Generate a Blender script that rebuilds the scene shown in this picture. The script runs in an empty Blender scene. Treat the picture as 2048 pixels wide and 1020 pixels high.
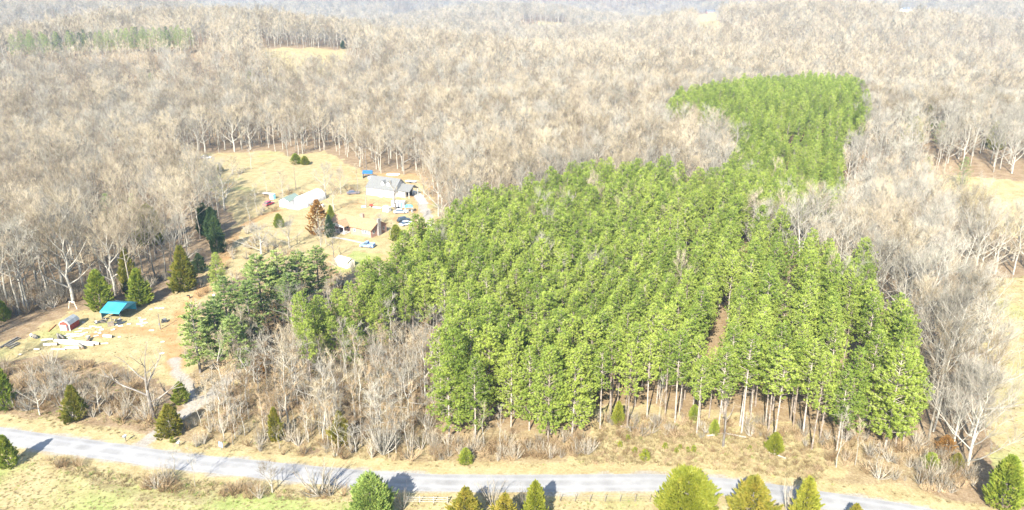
import bpy, math, random
import numpy as np
from mathutils import Vector, Matrix

SC = bpy.context.scene
COL = SC.collection
rnd = random.Random(11)
nrs = np.random.RandomState(5)

# ------------------------------------------------------------------ camera, sky, sun, exposure
CAM_H, CAM_P, CAM_F = 75.0, math.radians(19.4), 1550.0
cd = bpy.data.cameras.new('camera'); cam = bpy.data.objects.new('camera', cd); COL.objects.link(cam)
cam.location = (0, 0, CAM_H); cam.rotation_euler = (math.pi/2 - CAM_P, 0, 0)
cd.sensor_fit = 'HORIZONTAL'; cd.sensor_width = 36.0; cd.lens = 36.0*CAM_F/2048.0
cd.clip_start = 1.0; cd.clip_end = 20000.0
SC.camera = cam
SUN_AZ, SUN_EL = math.radians(17), math.radians(35)      # shadows fall 17 degrees right of straight ahead
world = bpy.data.worlds.new('World'); SC.world = world; world.use_nodes = True
wn = world.node_tree.nodes; wl = world.node_tree.links
sky = wn.new('ShaderNodeTexSky'); sky.sky_type = 'NISHITA'; sky.sun_disc = False
sky.sun_elevation = SUN_EL; sky.sun_rotation = math.pi + SUN_AZ
bg = wn['Background']; bg.inputs['Strength'].default_value = 0.11
wl.new(sky.outputs[0], bg.inputs['Color'])
sl = bpy.data.lights.new('sun', 'SUN'); sl.energy = 5.0; sl.angle = math.radians(0.5); sl.color = (1.0, 0.95, 0.86)
sun = bpy.data.objects.new('sun', sl); COL.objects.link(sun)
sdir = Vector((math.sin(SUN_AZ)*math.cos(SUN_EL), math.cos(SUN_AZ)*math.cos(SUN_EL), -math.sin(SUN_EL)))
sun.rotation_euler = sdir.to_track_quat('-Z', 'Y').to_euler(); sun.location = (-60, -120, 160)
SC.view_settings.view_transform = 'Standard'; SC.view_settings.look = 'None'
SC.view_settings.exposure = 2.0; SC.view_settings.gamma = 1.0
SC.view_settings.use_curve_mapping = False
SC.render.engine = 'CYCLES'
SC.cycles.use_denoising = True; SC.cycles.denoiser = 'OPENIMAGEDENOISE'
SC.cycles.max_bounces = 6; SC.cycles.diffuse_bounces = 3; SC.cycles.transmission_bounces = 3
SC.cycles.volume_bounces = 1; SC.cycles.transparent_max_bounces = 6

# ------------------------------------------------------------------ terrain height and ground points
def sstep(a, b, x):
    t = np.clip((x-a)/(b-a), 0, 1); return t*t*(3-2*t)

def hgt(x, y):
    x = np.asarray(x, float); y = np.asarray(y, float)
    d = np.hypot(x, y)
    w = sstep(320, 700, d)
    r = (11*np.sin(x/170+y/260+0.6) + 9*np.sin(-x/230+y/150+2.1) + 7*np.sin(x/95-y/330+1.0) + 5*np.sin(x/310+y/90))
    r2 = 16*np.sin(x/520+y/610+1.3) + 12*np.sin(-x/430+y/380+0.2)
    z = w*(r*1.05) + sstep(900, 2200, d)*r2 + 55*sstep(2300, 4600, d)
    z = z + 8*np.exp(-((x-165)**2+(y-405)**2)/(2*85.0**2))
    z = z - 5*np.exp(-((x-120)**2+(y-275)**2)/(2*38.0**2))*sstep(200, 250, d)
    return z

def at(px, py, dz=0.0):
    """the point of the ground (raised by dz) that the photograph shows at px, py"""
    dx = (px-1024)/CAM_F; u = -(py-510)/CAM_F
    d = np.array([dx, math.cos(CAM_P)+u*math.sin(CAM_P), -math.sin(CAM_P)+u*math.cos(CAM_P)])
    o = np.array([0, 0, CAM_H])
    t = 60.0; step = 3.0
    while t < 9000:
        p = o+d*t
        if p[2] <= float(hgt(p[0], p[1]))+dz: break
        t += step; step = max(1.0, t*0.006)
    lo, hi = t-step, t
    for _ in range(24):
        m = (lo+hi)/2; p = o+d*m
        if p[2] <= float(hgt(p[0], p[1]))+dz: hi = m
        else: lo = m
    p = o+d*hi
    return Vector((p[0], p[1], float(hgt(p[0], p[1]))))

def ypix(p):
    vy, vz = p[1], p[2]-CAM_H
    dep = vy*math.cos(CAM_P)-vz*math.sin(CAM_P); up = vy*math.sin(CAM_P)+vz*math.cos(CAM_P)
    return 510-CAM_F*up/dep

def xpix(p):
    vy, vz = p[1], p[2]-CAM_H
    return 1024+CAM_F*p[0]/(vy*math.cos(CAM_P)-vz*math.sin(CAM_P))

def height_to(p, ty):
    lo, hi = 0.2, 45.0
    for _ in range(30):
        m = (lo+hi)/2
        if ypix((p[0], p[1], p[2]+m)) > ty: lo = m
        else: hi = m
    return lo

def wpoly(pts, dz=0.0):
    return np.array([tuple(at(a, b, dz))[:2] for a, b in pts])

def inside(poly, X, Y):
    X = np.asarray(X, float); Y = np.asarray(Y, float)
    res = np.zeros(X.shape, bool); n = len(poly)
    for i in range(n):
        x1, y1 = poly[i]; x2, y2 = poly[(i+1) % n]
        if y1 == y2: continue
        c = ((y1 > Y) != (y2 > Y)) & (X < (x2-x1)*(Y-y1)/(y2-y1)+x1)
        res ^= c
    return res

def dist_line(pl, X, Y):
    X = np.asarray(X, float); Y = np.asarray(Y, float)
    best = np.full(X.shape, 1e9)
    for (x1, y1), (x2, y2) in zip(pl[:-1], pl[1:]):
        dx, dy = x2-x1, y2-y1; L = dx*dx+dy*dy+1e-9
        t = np.clip(((X-x1)*dx+(Y-y1)*dy)/L, 0, 1)
        best = np.minimum(best, np.hypot(X-x1-t*dx, Y-y1-t*dy))
    return best

def vnoise(x, y, s, seed):
    """smooth value noise in -1..1"""
    x = np.asarray(x, float)/s; y = np.asarray(y, float)/s
    xi = np.floor(x).astype(np.int64); yi = np.floor(y).astype(np.int64)
    fx = x-xi; fy = y-yi; fx = fx*fx*(3-2*fx); fy = fy*fy*(3-2*fy)
    def h(a, b):
        n = (a*374761393 + b*668265263 + seed*1442695041) & 0x7fffffff
        n = ((n ^ (n >> 13))*1274126177) & 0x7fffffff
        return ((n ^ (n >> 16)) & 0xffff)/32767.5-1
    return (h(xi, yi)*(1-fx)+h(xi+1, yi)*fx)*(1-fy)+(h(xi, yi+1)*(1-fx)+h(xi+1, yi+1)*fx)*fy

# ------------------------------------------------------------------ layout of the land
ROAD = wpoly([(-900, 745), (-500, 800), (-200, 842), (0, 871), (118, 889), (265, 909), (353, 923), (497, 936), (680, 955), (800, 963), (900, 967), (1130, 967),
              (1317, 964), (1430, 970), (1540, 984), (1635, 999), (1735, 1013), (1850, 1032), (2000, 1062), (2250, 1120), (2600, 1220)])
DRIVE = wpoly([(283, 893), (305, 872), (335, 852), (385, 817), (432, 781), (470, 745)])
DRIVE2 = wpoly([(385, 812), (372, 770), (352, 742), (350, 720)])
TRACK = wpoly([(352, 735), (345, 700), (335, 670), (360, 632), (395, 590), (425, 555), (447, 520), (460, 485), (480, 455), (540, 425), (590, 415)])
TRACK2 = wpoly([(335, 662), (290, 662), (240, 660), (200, 668)])
LANE = wpoly([(870, 470), (850, 420), (838, 395), (822, 382), (800, 378)])
YARD = wpoly([(-160, 740), (0, 690), (40, 672), (80, 652), (120, 640), (190, 612), (260, 614), (330, 600), (372, 575), (410, 548), (440, 500), (475, 470), (500, 520), (440, 590), (405, 640),
              (372, 690), (385, 770), (330, 765), (250, 735), (150, 722), (60, 716), (0, 722), (-160, 770)])
PASTURE = wpoly([(345, 318), (395, 308), (460, 306), (540, 300), (580, 313), (650, 300), (715, 335), (735, 352), (800, 348), (850, 360), (880, 420), (860, 480), (800, 520), (760, 545), (690, 545),
                 (640, 510), (600, 520), (540, 530), (500, 550), (460, 545), (455, 480), (470, 440), (425, 395), (370, 352)])
FIELD_E = wpoly([(1915, 600), (1990, 560), (2120, 540), (2600, 640), (2900, 1050), (2080, 1030), (2010, 1000), (1985, 930), (1968, 850), (1962, 760), (1938, 660)])
FIELD_NE = wpoly([(1840, 352), (1890, 348), (1960, 356), (2060, 364), (2350, 375), (2350, 490), (2040, 478), (1930, 440), (1860, 395)])
STRIP = wpoly([(1150, 905), (1190, 872), (1250, 862), (1330, 862), (1440, 872), (1520, 884), (1600, 905), (1660, 930), (1640, 965), (1500, 945), (1317, 930), (1150, 930)])
FARFIELDS = [wpoly(p, 0) for p in (
    [(524, 96), (692, 99), (696, 140), (640, 158), (560, 160), (528, 146)],
    [(1388, 28), (1434, 26), (1440, 60), (1475, 76), (1388, 74)],
    [(1796, 24), (1850, 20), (1866, 28), (1845, 50), (1794, 54)],
    [(338, 36), (420, 36), (424, 52), (340, 52)],
    [(245, 44), (292, 42), (296, 58), (247, 60)],
    [(1040, 48), (1130, 46), (1130, 64), (1040, 66)],
    [(1955, 98), (1992, 98), (1992, 108), (1955, 108)])]
# pine plantation: front edge by the feet of the trees, far edge by their tops
PINES_A = np.concatenate([wpoly([(612, 640), (640, 600), (690, 562), (720, 532), (770, 492), (830, 465), (880, 412), (960, 378), (1060, 352), (1130, 334), (1270, 326), (1440, 330), (1500, 380), (1485, 412), (1590, 455), (1650, 476),
                                 (1752, 490), (1775, 560), (1843, 668)], 16.5),
                          wpoly([(1838, 868), (1800, 893), (1720, 905), (1620, 898), (1560, 880), (1480, 868), (1440, 866), (1300, 853), (1215, 860), (1180, 888), (1090, 892), (1050, 862), (985, 850), (955, 893),
                                 (870, 885), (880, 800), (905, 760), (870, 695), (745, 714), (640, 730), (598, 728)])])
PINES_B = wpoly([(1435, 335), (1478, 292), (1480, 252), (1445, 240), (1400, 214), (1335, 206), (1345, 188), (1420, 170), (1500, 160), (1620, 153), (1705, 155), (1728, 178), (1738, 240), (1692, 256),
                 (1682, 300), (1690, 375), (1640, 400), (1560, 410), (1490, 400)], 16.5)
LOWZONE = wpoly([(395, 580), (440, 520), (460, 470), (700, 530), (735, 540), (690, 580), (640, 612), (560, 668), (470, 750), (430, 800), (450, 905), (330, 893), (380, 800), (370, 720)])
LOWZONE2 = wpoly([(590, 725), (770, 722), (770, 690), (720, 640), (650, 605), (600, 640)])
LOWZONE3 = wpoly([(690, 540), (760, 538), (860, 475), (900, 440), (905, 540), (860, 580), (780, 620), (700, 700), (640, 650)])
LOWZONE4 = wpoly([(1838, 352), (1890, 346), (2350, 372), (2350, 545), (2060, 530), (1930, 490), (1860, 430)])
BELTLINE = wpoly([(28, 69), (120, 61), (200, 57), (363, 55)], 20)
FRONT = wpoly([(560, 905), (700, 925), (862, 890), (985, 850), (1215, 855), (1560, 878), (1840, 885), (1905, 950), (1900, 990), (1700, 985), (1300, 947), (900, 950), (700, 942), (560, 918)])
THICKET = wpoly([(455, 740), (540, 650), (640, 600), (690, 570), (640, 715), (760, 708), (870, 700), (900, 760), (868, 890), (860, 925), (560, 912), (430, 890), (400, 850)])
HEDGE_N = wpoly([(-100, 740), (0, 730), (80, 722), (200, 735), (260, 760), (330, 800), (300, 865), (240, 850), (120, 835), (0, 818), (-100, 815)])
HEDGE_S = wpoly([(80, 910), (160, 930), (260, 952), (360, 962), (480, 962), (640, 975), (700, 985), (680, 1000), (520, 1000), (380, 990), (240, 975), (120, 942)])
EDGEZONE = wpoly([(-60, 695), (60, 700), (150, 708), (250, 722), (345, 750), (340, 885), (250, 855), (-60, 835)])
NECKZONE = wpoly([(1480, 395), (1720, 370), (1730, 440), (1600, 452), (1490, 440)])
FRONTGRASS = wpoly([(1180, 900), (1185, 820), (1300, 812), (1450, 822), (1600, 845), (1660, 890), (1650, 925), (1560, 895)])
SHADE_E = wpoly([(1640, 915), (1720, 910), (1840, 885), (1900, 890), (1960, 960), (1930, 1000), (1840, 985), (1740, 955)])

def jit(X, Y, amp=2.2, s=6):
    return X+amp*vnoise(X, Y, s, 3)+amp*.5*vnoise(X, Y, s*.35, 8), Y+amp*vnoise(X, Y, s, 4)+amp*.5*vnoise(X, Y, s*.35, 9)

def open_land(X, Y):
    m = inside(YARD, X, Y) | inside(PASTURE, X, Y) | inside(FIELD_E, X, Y) | inside(FIELD_NE, X, Y) | inside(STRIP, X, Y)
    for p in FARFIELDS: m |= inside(p, X, Y)
    return m

def edge_jit(X, Y):
    return X+7*vnoise(X, Y, 24, 13)+4*vnoise(X, Y, 9, 14), Y+7*vnoise(X, Y, 24, 15)+4*vnoise(X, Y, 9, 16)

road_side = lambda X, Y: np.interp(X, ROAD[:, 0], ROAD[:, 1])

# ------------------------------------------------------------------ materials
MATS = {}
def ramp_mat(name, c1, c2, scale=3.0, rough=.8, c3=None, rand=0.0, bump=0.0, metal=0.0, spec=.3, detail=4.0, trans=0.0, transc=None, big=None):
    """procedural material: two or three colours mixed by object-space noise, a random value per object and a bump"""
    m = bpy.data.materials.new(name); m.use_nodes = True
    nt = m.node_tree; N = nt.nodes; L = nt.links; b = N['Principled BSDF']; out = N['Material Output']
    tc = N.new('ShaderNodeTexCoord'); no = N.new('ShaderNodeTexNoise'); no.inputs['Scale'].default_value = scale; no.inputs['Detail'].default_value = detail
    L.new(tc.outputs['Object'], no.inputs['Vector'])
    rp = N.new('ShaderNodeValToRGB'); e = rp.color_ramp.elements
    e[0].position = .32; e[1].position = .68; e[0].color = (*c1, 1); e[1].color = (*c2, 1)
    if c3:
        x = e.new(.5); x.color = (*c3, 1)
    fac = no.outputs['Fac']
    if rand:
        oi = N.new('ShaderNodeObjectInfo'); mm = N.new('ShaderNodeMath'); mm.operation = 'MULTIPLY_ADD'
        mm.inputs[1].default_value = rand; mm.inputs[2].default_value = -rand/2
        L.new(oi.outputs['Random'], mm.inputs[0])
        ad = N.new('ShaderNodeMath'); ad.operation = 'ADD'; L.new(no.outputs['Fac'], ad.inputs[0]); L.new(mm.outputs[0], ad.inputs[1]); fac = ad.outputs[0]
        if big:
            n2 = N.new('ShaderNodeTexNoise'); n2.inputs['Scale'].default_value = big; n2.inputs['Detail'].default_value = 2
            L.new(oi.outputs['Location'], n2.inputs['Vector'])
            a2 = N.new('ShaderNodeMath'); a2.operation = 'MULTIPLY_ADD'; a2.inputs[1].default_value = .9; a2.inputs[2].default_value = -.45
            L.new(n2.outputs['Fac'], a2.inputs[0]); a3 = N.new('ShaderNodeMath'); a3.operation = 'ADD'
            L.new(fac, a3.inputs[0]); L.new(a2.outputs[0], a3.inputs[1]); fac = a3.outputs[0]
    L.new(fac, rp.inputs['Fac']); L.new(rp.outputs['Color'], b.inputs['Base Color'])
    b.inputs['Roughness'].default_value = rough; b.inputs['Metallic'].default_value = metal; b.inputs['Specular IOR Level'].default_value = spec
    if bump:
        bp = N.new('ShaderNodeBump'); bp.inputs['Strength'].default_value = bump; bp.inputs['Distance'].default_value = .05
        L.new(no.outputs['Fac'], bp.inputs['Height']); L.new(bp.outputs['Normal'], b.inputs['Normal'])
    if trans:
        tr = N.new('ShaderNodeBsdfTranslucent'); mx = N.new('ShaderNodeMixShader'); mx.inputs[0].default_value = trans
        L.new(rp.outputs['Color'], tr.inputs['Color']); L.new(b.outputs[0], mx.inputs[1]); L.new(tr.outputs[0], mx.inputs[2]); L.new(mx.outputs[0], out.inputs['Surface'])
    MATS[name] = m
    return m

M = MATS
ramp_mat('pine_needles', (.135, .195, .03), (.32, .38, .072), .8, .5, (.225, .288, .048), rand=.3, trans=.4)
ramp_mat('white_pine_needles', (.13, .19, .055), (.29, .34, .10), .8, .5, (.205, .265, .075), rand=.3, trans=.35)
ramp_mat('cedar_green', (.13, .18, .018), (.28, .30, .045), 1.1, .55, (.20, .24, .03), rand=.2, trans=.3)
ramp_mat('cedar_bright', (.145, .165, .016), (.27, .26, .036), 1.1, .55, (.20, .215, .024), rand=.2, trans=.3)
ramp_mat('cedar_bronze', (.13, .14, .016), (.27, .22, .034), 1.1, .55, (.19, .175, .024), rand=.25, trans=.3)
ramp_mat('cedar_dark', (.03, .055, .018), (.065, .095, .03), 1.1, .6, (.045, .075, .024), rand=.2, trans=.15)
ramp_mat('shrub_deep_green', (.10, .17, .04), (.26, .32, .08), 1.4, .45, (.17, .245, .055), rand=.2, trans=.3)
ramp_mat('oak_leaves', (.15, .07, .016), (.26, .14, .035), 1.5, .7, (.20, .10, .024), rand=.3, trans=.3)
ramp_mat('pine_bark', (.14, .11, .082), (.30, .26, .215), 3, .9, (.21, .175, .14), rand=.3, bump=.4)
ramp_mat('bare_bark', (0.143, 0.127, 0.099), (0.297, 0.270, 0.220), 2, .9, (0.220, 0.196, 0.156), rand=.5, bump=.4)
ramp_mat('pale_bark', (.17, .155, .125), (.31, .29, .245), 2, .9, (.235, .217, .18), rand=.3, bump=.4)
ramp_mat('dark_bark', (.06, .05, .04), (.24, .215, .185), .5, .9, (.12, .105, .088), bump=.5)
ramp_mat('twigs', (.125, .10, .062), (.33, .28, .19), .6, .9, (.225, .187, .124), rand=.6, big=.011)
ramp_mat('warm_twigs', (.155, .122, .08), (.335, .285, .20), .6, .9, (.24, .198, .134), rand=.5)
ramp_mat('grey_twigs', (.12, .11, .086), (.285, .265, .21), .6, .9, (.195, .18, .142), rand=.5)
ramp_mat('pale_twigs', (.16, .145, .115), (.28, .258, .21), .6, .9, (.22, .20, .16), rand=.4)
ramp_mat('brown_twigs', (.14, .09, .042), (.32, .235, .135), .6, .9, (.22, .155, .08), rand=.8)
ramp_mat('dry_grass', (0.180, 0.135, 0.063), (0.345, 0.285, 0.150), .6, .9, (0.255, 0.207, 0.105), rand=.8, trans=.3)
ramp_mat('green_weed', (0.117, 0.182, 0.029), (0.234, 0.286, 0.058), .6, .8, (0.169, 0.234, 0.039), rand=.8, trans=.3)
ramp_mat('white_paint', (.52, .51, .48), (.60, .59, .56), 1.5, .5)
ramp_mat('white_metal', (.50, .51, .52), (.58, .58, .58), .6, .35)
ramp_mat('blue_metal', (.03, .20, .29), (.045, .25, .34), .5, .35, spec=.4)
ramp_mat('navy_tarp', (.015, .075, .19), (.03, .12, .26), 2, .5)
ramp_mat('red_paint', (.24, .035, .024), (.33, .06, .04), 3, .6)
ramp_mat('grey_shingle', (.088, .09, .087), (.14, .141, .135), 5, .85, bump=.3)
ramp_mat('green_grey_shingle', (.11, .15, .125), (.17, .21, .18), 4, .85, bump=.3)
ramp_mat('tan_shingle', (.19, .118, .062), (.27, .185, .105), 3, .85, (.23, .152, .083), bump=.3)
ramp_mat('steel_roof', (.16, .172, .175), (.23, .242, .245), 1, .5)
ramp_mat('brick_wall', (.22, .12, .085), (.33, .215, .165), 9, .85, bump=.2)
ramp_mat('stone', (.12, .11, .10), (.25, .23, .21), 4, .9, bump=.4)
ramp_mat('concrete', (.26, .245, .215), (.36, .34, .30), 1.2, .85, bump=.1)
ramp_mat('glass', (.03, .045, .06), (.06, .08, .10), .5, .08, spec=.6)
ramp_mat('dark_inside', (.03, .03, .035), (.05, .05, .055), 1, .8)  # near-black colour standing in for the shade inside openings and pipe ends
ramp_mat('black_paint', (.02, .025, .03), (.035, .04, .05), .7, .25, spec=.5)
ramp_mat('car_red', (.46, .03, .06), (.55, .05, .09), .7, .25, spec=.5)
ramp_mat('car_silver', (.45, .52, .60), (.55, .61, .68), .7, .3, spec=.5)
ramp_mat('car_blue', (.13, .22, .42), (.20, .31, .52), .7, .3, spec=.5)
ramp_mat('car_brown', (.10, .08, .09), (.16, .13, .14), .7, .4, spec=.5)
ramp_mat('rubber', (.02, .02, .02), (.04, .04, .04), 3, .9)
ramp_mat('teal_cloth', (.06, .38, .38), (.12, .48, .48), 2, .7)
ramp_mat('sky_blue_plastic', (.25, .62, .75), (.35, .72, .82), 2, .5)
ramp_mat('white_log', (.40, .37, .31), (.56, .53, .46), 1.2, .85, bump=.3)
ramp_mat('shaded_log_end', (.09, .05, .03), (.19, .11, .06), 6, .9)  # brown cut wood, darkened to hold the shade on the log ends
ramp_mat('grey_log', (.13, .115, .095), (.22, .20, .165), 2, .9, bump=.4)
ramp_mat('old_board', (.36, .345, .31), (.56, .54, .50), 3, .85)
ramp_mat('old_wood', (.11, .085, .06), (.20, .165, .125), 3, .9, bump=.3)
ramp_mat('rail_wood', (.16, .145, .12), (.27, .25, .215), 3, .9, bump=.3)
ramp_mat('rust', (.28, .10, .04), (.42, .19, .09), 5, .8)
ramp_mat('wire', (.12, .12, .12), (.2, .2, .2), 3, .6, metal=.3)
ramp_mat('cream_wall', (.66, .60, .44), (.78, .72, .56), 2, .7)

# ------------------------------------------------------------------ mesh helpers
class MB:
    def __init__(s): s.v = []; s.f = []; s.m = []
    def face(s, pts, m=0):
        i = len(s.v); s.v.extend([tuple(p) for p in pts]); s.f.append(tuple(range(i, i+len(pts)))); s.m.append(m)
    def box(s, c, d, m=0, rz=0.0, ry=0.0):
        cx, cy, cz = c; a, b, h = d[0]/2, d[1]/2, d[2]/2
        R = Matrix.Rotation(rz, 3, 'Z') @ Matrix.Rotation(ry, 3, 'Y')
        P = [R @ Vector((x, y, z))+Vector(c) for z in (-h, h) for x, y in ((-a, -b), (a, -b), (a, b), (-a, b))]
        i = len(s.v); s.v.extend([tuple(p) for p in P])
        for q in ((3, 2, 1, 0), (4, 5, 6, 7), (0, 1, 5, 4), (1, 2, 6, 5), (2, 3, 7, 6), (3, 0, 4, 7)):
            s.f.append(tuple(i+k for k in q)); s.m.append(m)
    def slab(s, q, t, m=0):
        """a plate: four corners (counter-clockwise seen from outside) thickened by t against its normal"""
        q = [Vector(p) for p in q]; n = (q[1]-q[0]).cross(q[3]-q[0]).normalized()
        lo = [p-n*t for p in q]; i = len(s.v); s.v.extend([tuple(p) for p in q+lo])
        for f in ((0, 1, 2, 3), (7, 6, 5, 4), (0, 4, 5, 1), (1, 5, 6, 2), (2, 6, 7, 3), (3, 7, 4, 0)):
            s.f.append(tuple(i+k for k in f)); s.m.append(m)
    def prism(s, prof, x0, x1, m=0, cap=None):
        """profile of (y, z) points extruded along x"""
        i = len(s.v); n = len(prof)
        s.v.extend([(x0, y, z) for y, z in prof]+[(x1, y, z) for y, z in prof])
        for k in range(n):
            j = (k+1) % n; s.f.append((i+k, i+j, i+n+j, i+n+k)); s.m.append(m)
        s.f.append(tuple(i+k for k in range(n))[::-1]); s.m.append(m if cap is None else cap)
        s.f.append(tuple(i+n+k for k in range(n))); s.m.append(m if cap is None else cap)
    def tube(s, pts, rad, n=5, m=0, capm=None, caps=True):
        base = len(s.v); k = len(pts); ph = rnd.random()*6
        for j in range(k):
            p = Vector(pts[j]); d = (Vector(pts[min(j+1, k-1)])-Vector(pts[max(j-1, 0)]))
            if d.length < 1e-6: d = Vector((0, 0, 1))
            d.normalize(); u = d.orthogonal().normalized(); w = d.cross(u)
            for a in range(n):
                t = ph+6.28318*a/n; q = p+(u*math.cos(t)+w*math.sin(t))*rad[j]; s.v.append(tuple(q))
        for j in range(k-1):
            for a in range(n):
                b = (a+1) % n
                s.f.append((base+j*n+a, base+j*n+b, base+(j+1)*n+b, base+(j+1)*n+a)); s.m.append(m)
        if caps:
            cm = m if capm is None else capm
            s.f.append(tuple(base+a for a in range(n))[::-1]); s.m.append(cm)
            s.f.append(tuple(base+(k-1)*n+a for a in range(n))); s.m.append(cm)
    def mesh(s, name, mats, smooth=False):
        me = bpy.data.meshes.new(name); me.from_pydata(s.v, [], s.f)
        for x in mats: me.materials.append(M[x] if isinstance(x, str) else x)
        if len(mats) > 1: me.polygons.foreach_set('material_index', s.m)
        if smooth: me.polygons.foreach_set('use_smooth', [True]*len(s.f))
        me.update(); return me
    def build(s, name, mats, parent=None, smooth=False):
        if isinstance(mats, str): mats = [mats]
        return link(name, s.mesh(name, mats, smooth), parent)

def link(name, data, parent=None, loc=None):
    o = bpy.data.objects.new(name, data); COL.objects.link(o)
    if parent is not None: o.parent = parent
    if loc is not None: o.location = loc
    return o

def tag(o, label=None, cat=None, group=None, kind=None):
    if label: o['label'] = label
    if cat: o['category'] = cat
    if group: o['group'] = group
    if kind: o['kind'] = kind
    return o

def thing(name, label, cat, loc, rz=0.0, group=None):
    o = link(name, None, None, loc); o.rotation_euler = (0, 0, rz)
    return tag(o, label, cat, group)

# ------------------------------------------------------------------ the ground sheet
def axis(lo, hi, step, far_lo, far_hi, g=1.09):
    a = list(np.arange(lo, hi+1e-6, step)); d = step
    x = lo; left = []
    while x > far_lo:
        d *= g; x -= d; left.append(max(x, far_lo))
    d = step; x = hi; right = []
    while x < far_hi:
        d *= g; x += d; right.append(min(x, far_hi))
    return np.array(left[::-1]+a+right)

gx = axis(-135, 135, 0.9, -5000, 5000, 1.07); gy = axis(88, 330, 1.0, -500, 6500, 1.045)
GX, GY = np.meshgrid(gx, gy)
GZ = hgt(GX, GY)
nx, ny = len(gx), len(gy)
co = np.stack([GX, GY, GZ], -1).reshape(-1, 3)
idx = np.arange(nx*ny).reshape(ny, nx)
quads = np.stack([idx[:-1, :-1], idx[:-1, 1:], idx[1:, 1:], idx[1:, :-1]], -1).reshape(-1, 4)
gm = bpy.data.meshes.new('ground')
gm.vertices.add(len(co)); gm.vertices.foreach_set('co', co.astype(np.float32).ravel())
gm.loops.add(quads.size); gm.loops.foreach_set('vertex_index', quads.astype(np.int32).ravel())
gm.polygons.add(len(quads)); gm.polygons.foreach_set('loop_start', np.arange(0, quads.size, 4, dtype=np.int32))
gm.polygons.foreach_set('loop_total', np.full(len(quads), 4, np.int32))
gm.polygons.foreach_set('use_smooth', np.ones(len(quads), bool))
gm.update()
JX, JY = jit(GX, GY)
droad = dist_line(ROAD, GX, GY)
grass = open_land(JX, JY).astype(float)
south = (JY < road_side(JX, JY)-2).astype(float)
grass = np.maximum(grass, south*(1-inside(HEDGE_S, JX, JY)))
grass = np.maximum(grass, 1-sstep(4.6, 8.0, droad+1.2*vnoise(GX, GY, 4, 21)))
far_pasture = np.zeros_like(GX)
for p in FARFIELDS: far_pasture = np.maximum(far_pasture, inside(p, GX, GY))
grass = np.maximum(grass, far_pasture)
grass *= 1-inside(THICKET, JX, JY)*.55
grass = np.maximum(grass, 1.0*inside(FRONTGRASS, JX, JY)*np.clip(.8+.6*vnoise(GX, GY, 3.5, 58), 0, 1))
grass = np.maximum(grass, .45*inside(FRONT, JX, JY)+.4*inside(LOWZONE, JX, JY))
grass = np.maximum(grass, .55*inside(THICKET, JX, JY)*(vnoise(GX, GY, 7, 55) > -.1))
green = np.clip(vnoise(GX, GY, 16, 31)*.8+vnoise(GX, GY, 5, 32)*.4-.25, 0, 1)*grass*.8
pas_s = (GY < road_side(GX, GY)-6) & (GX < 0)
green = np.where(pas_s, np.clip(.42+.35*vnoise(GX, GY, 7, 41)+.2*vnoise(GX, GY, 30, 44), 0, 1), green)
green = np.where(inside(FIELD_E, GX, GY), np.clip(.2+.6*vnoise(GX, GY, 11, 43), 0, 1), green)
lawn = wpoly([(700, 500), (780, 505), (720, 545), (680, 535)])
green = np.maximum(green, .7*inside(lawn, JX, JY)); green = np.where(inside(FIELD_NE, GX, GY) | (far_pasture > .5), green*.2, green)
dirt = np.maximum(1-sstep(.7, 2.4, dist_line(TRACK, GX, GY)+.8*vnoise(GX, GY, 3, 51)), .9*(1-sstep(1.0, 3.2, dist_line(TRACK2, GX, GY)+1.0*vnoise(GX, GY, 3, 52))))
houseyard = wpoly([(700, 345), (850, 345), (870, 420), (845, 470), (780, 440), (830, 400), (735, 352)])
dirt = np.maximum(dirt, .75*inside(houseyard, JX, JY)*np.clip(.6+vnoise(GX, GY, 6, 53), 0, 1))
dirt = np.maximum(dirt, .5*inside(YARD, JX, JY)*np.clip(vnoise(GX, GY, 9, 57)-.1, 0, 1))
dirt = np.maximum(dirt, .6*inside(PASTURE, JX, JY)*np.clip(.9*vnoise(GX, GY, 14, 58)+.5*vnoise(GX, GY, 4, 59)-.05, 0, 1))
gravel = np.maximum.reduce([0.9-.9*sstep(.9, 2.0, dist_line(DRIVE, GX, GY)+.6*vnoise(GX, GY, 2.5, 61)), .8*(1-sstep(.8, 2.2, dist_line(DRIVE2, GX, GY)+.7*vnoise(GX, GY, 2.5, 62))),
                            1-sstep(1.0, 2.2, dist_line(LANE, GX, GY)+.6*vnoise(GX, GY, 2.5, 63)),
                            0.7*(1-sstep(2.5, 3.2, droad+.5*vnoise(GX, GY, 3, 64)))])
pinefloor = (inside(PINES_A, GX, GY) | inside(PINES_B, GX, GY)).astype(float)
def cattr(name, *ch):
    a = gm.color_attributes.new(name, 'FLOAT_COLOR', 'POINT')
    arr = np.stack([np.clip(c, 0, 1) for c in ch]+[np.ones_like(GX)], -1).reshape(-1, 4).astype(np.float32)
    a.data.foreach_set('color', arr.ravel())
pinefloor *= 1-.7*inside(FRONTGRASS, GX, GY)
cattr('cover', grass, green, dirt); cattr('surface', gravel, pinefloor, np.zeros_like(GX))

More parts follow.
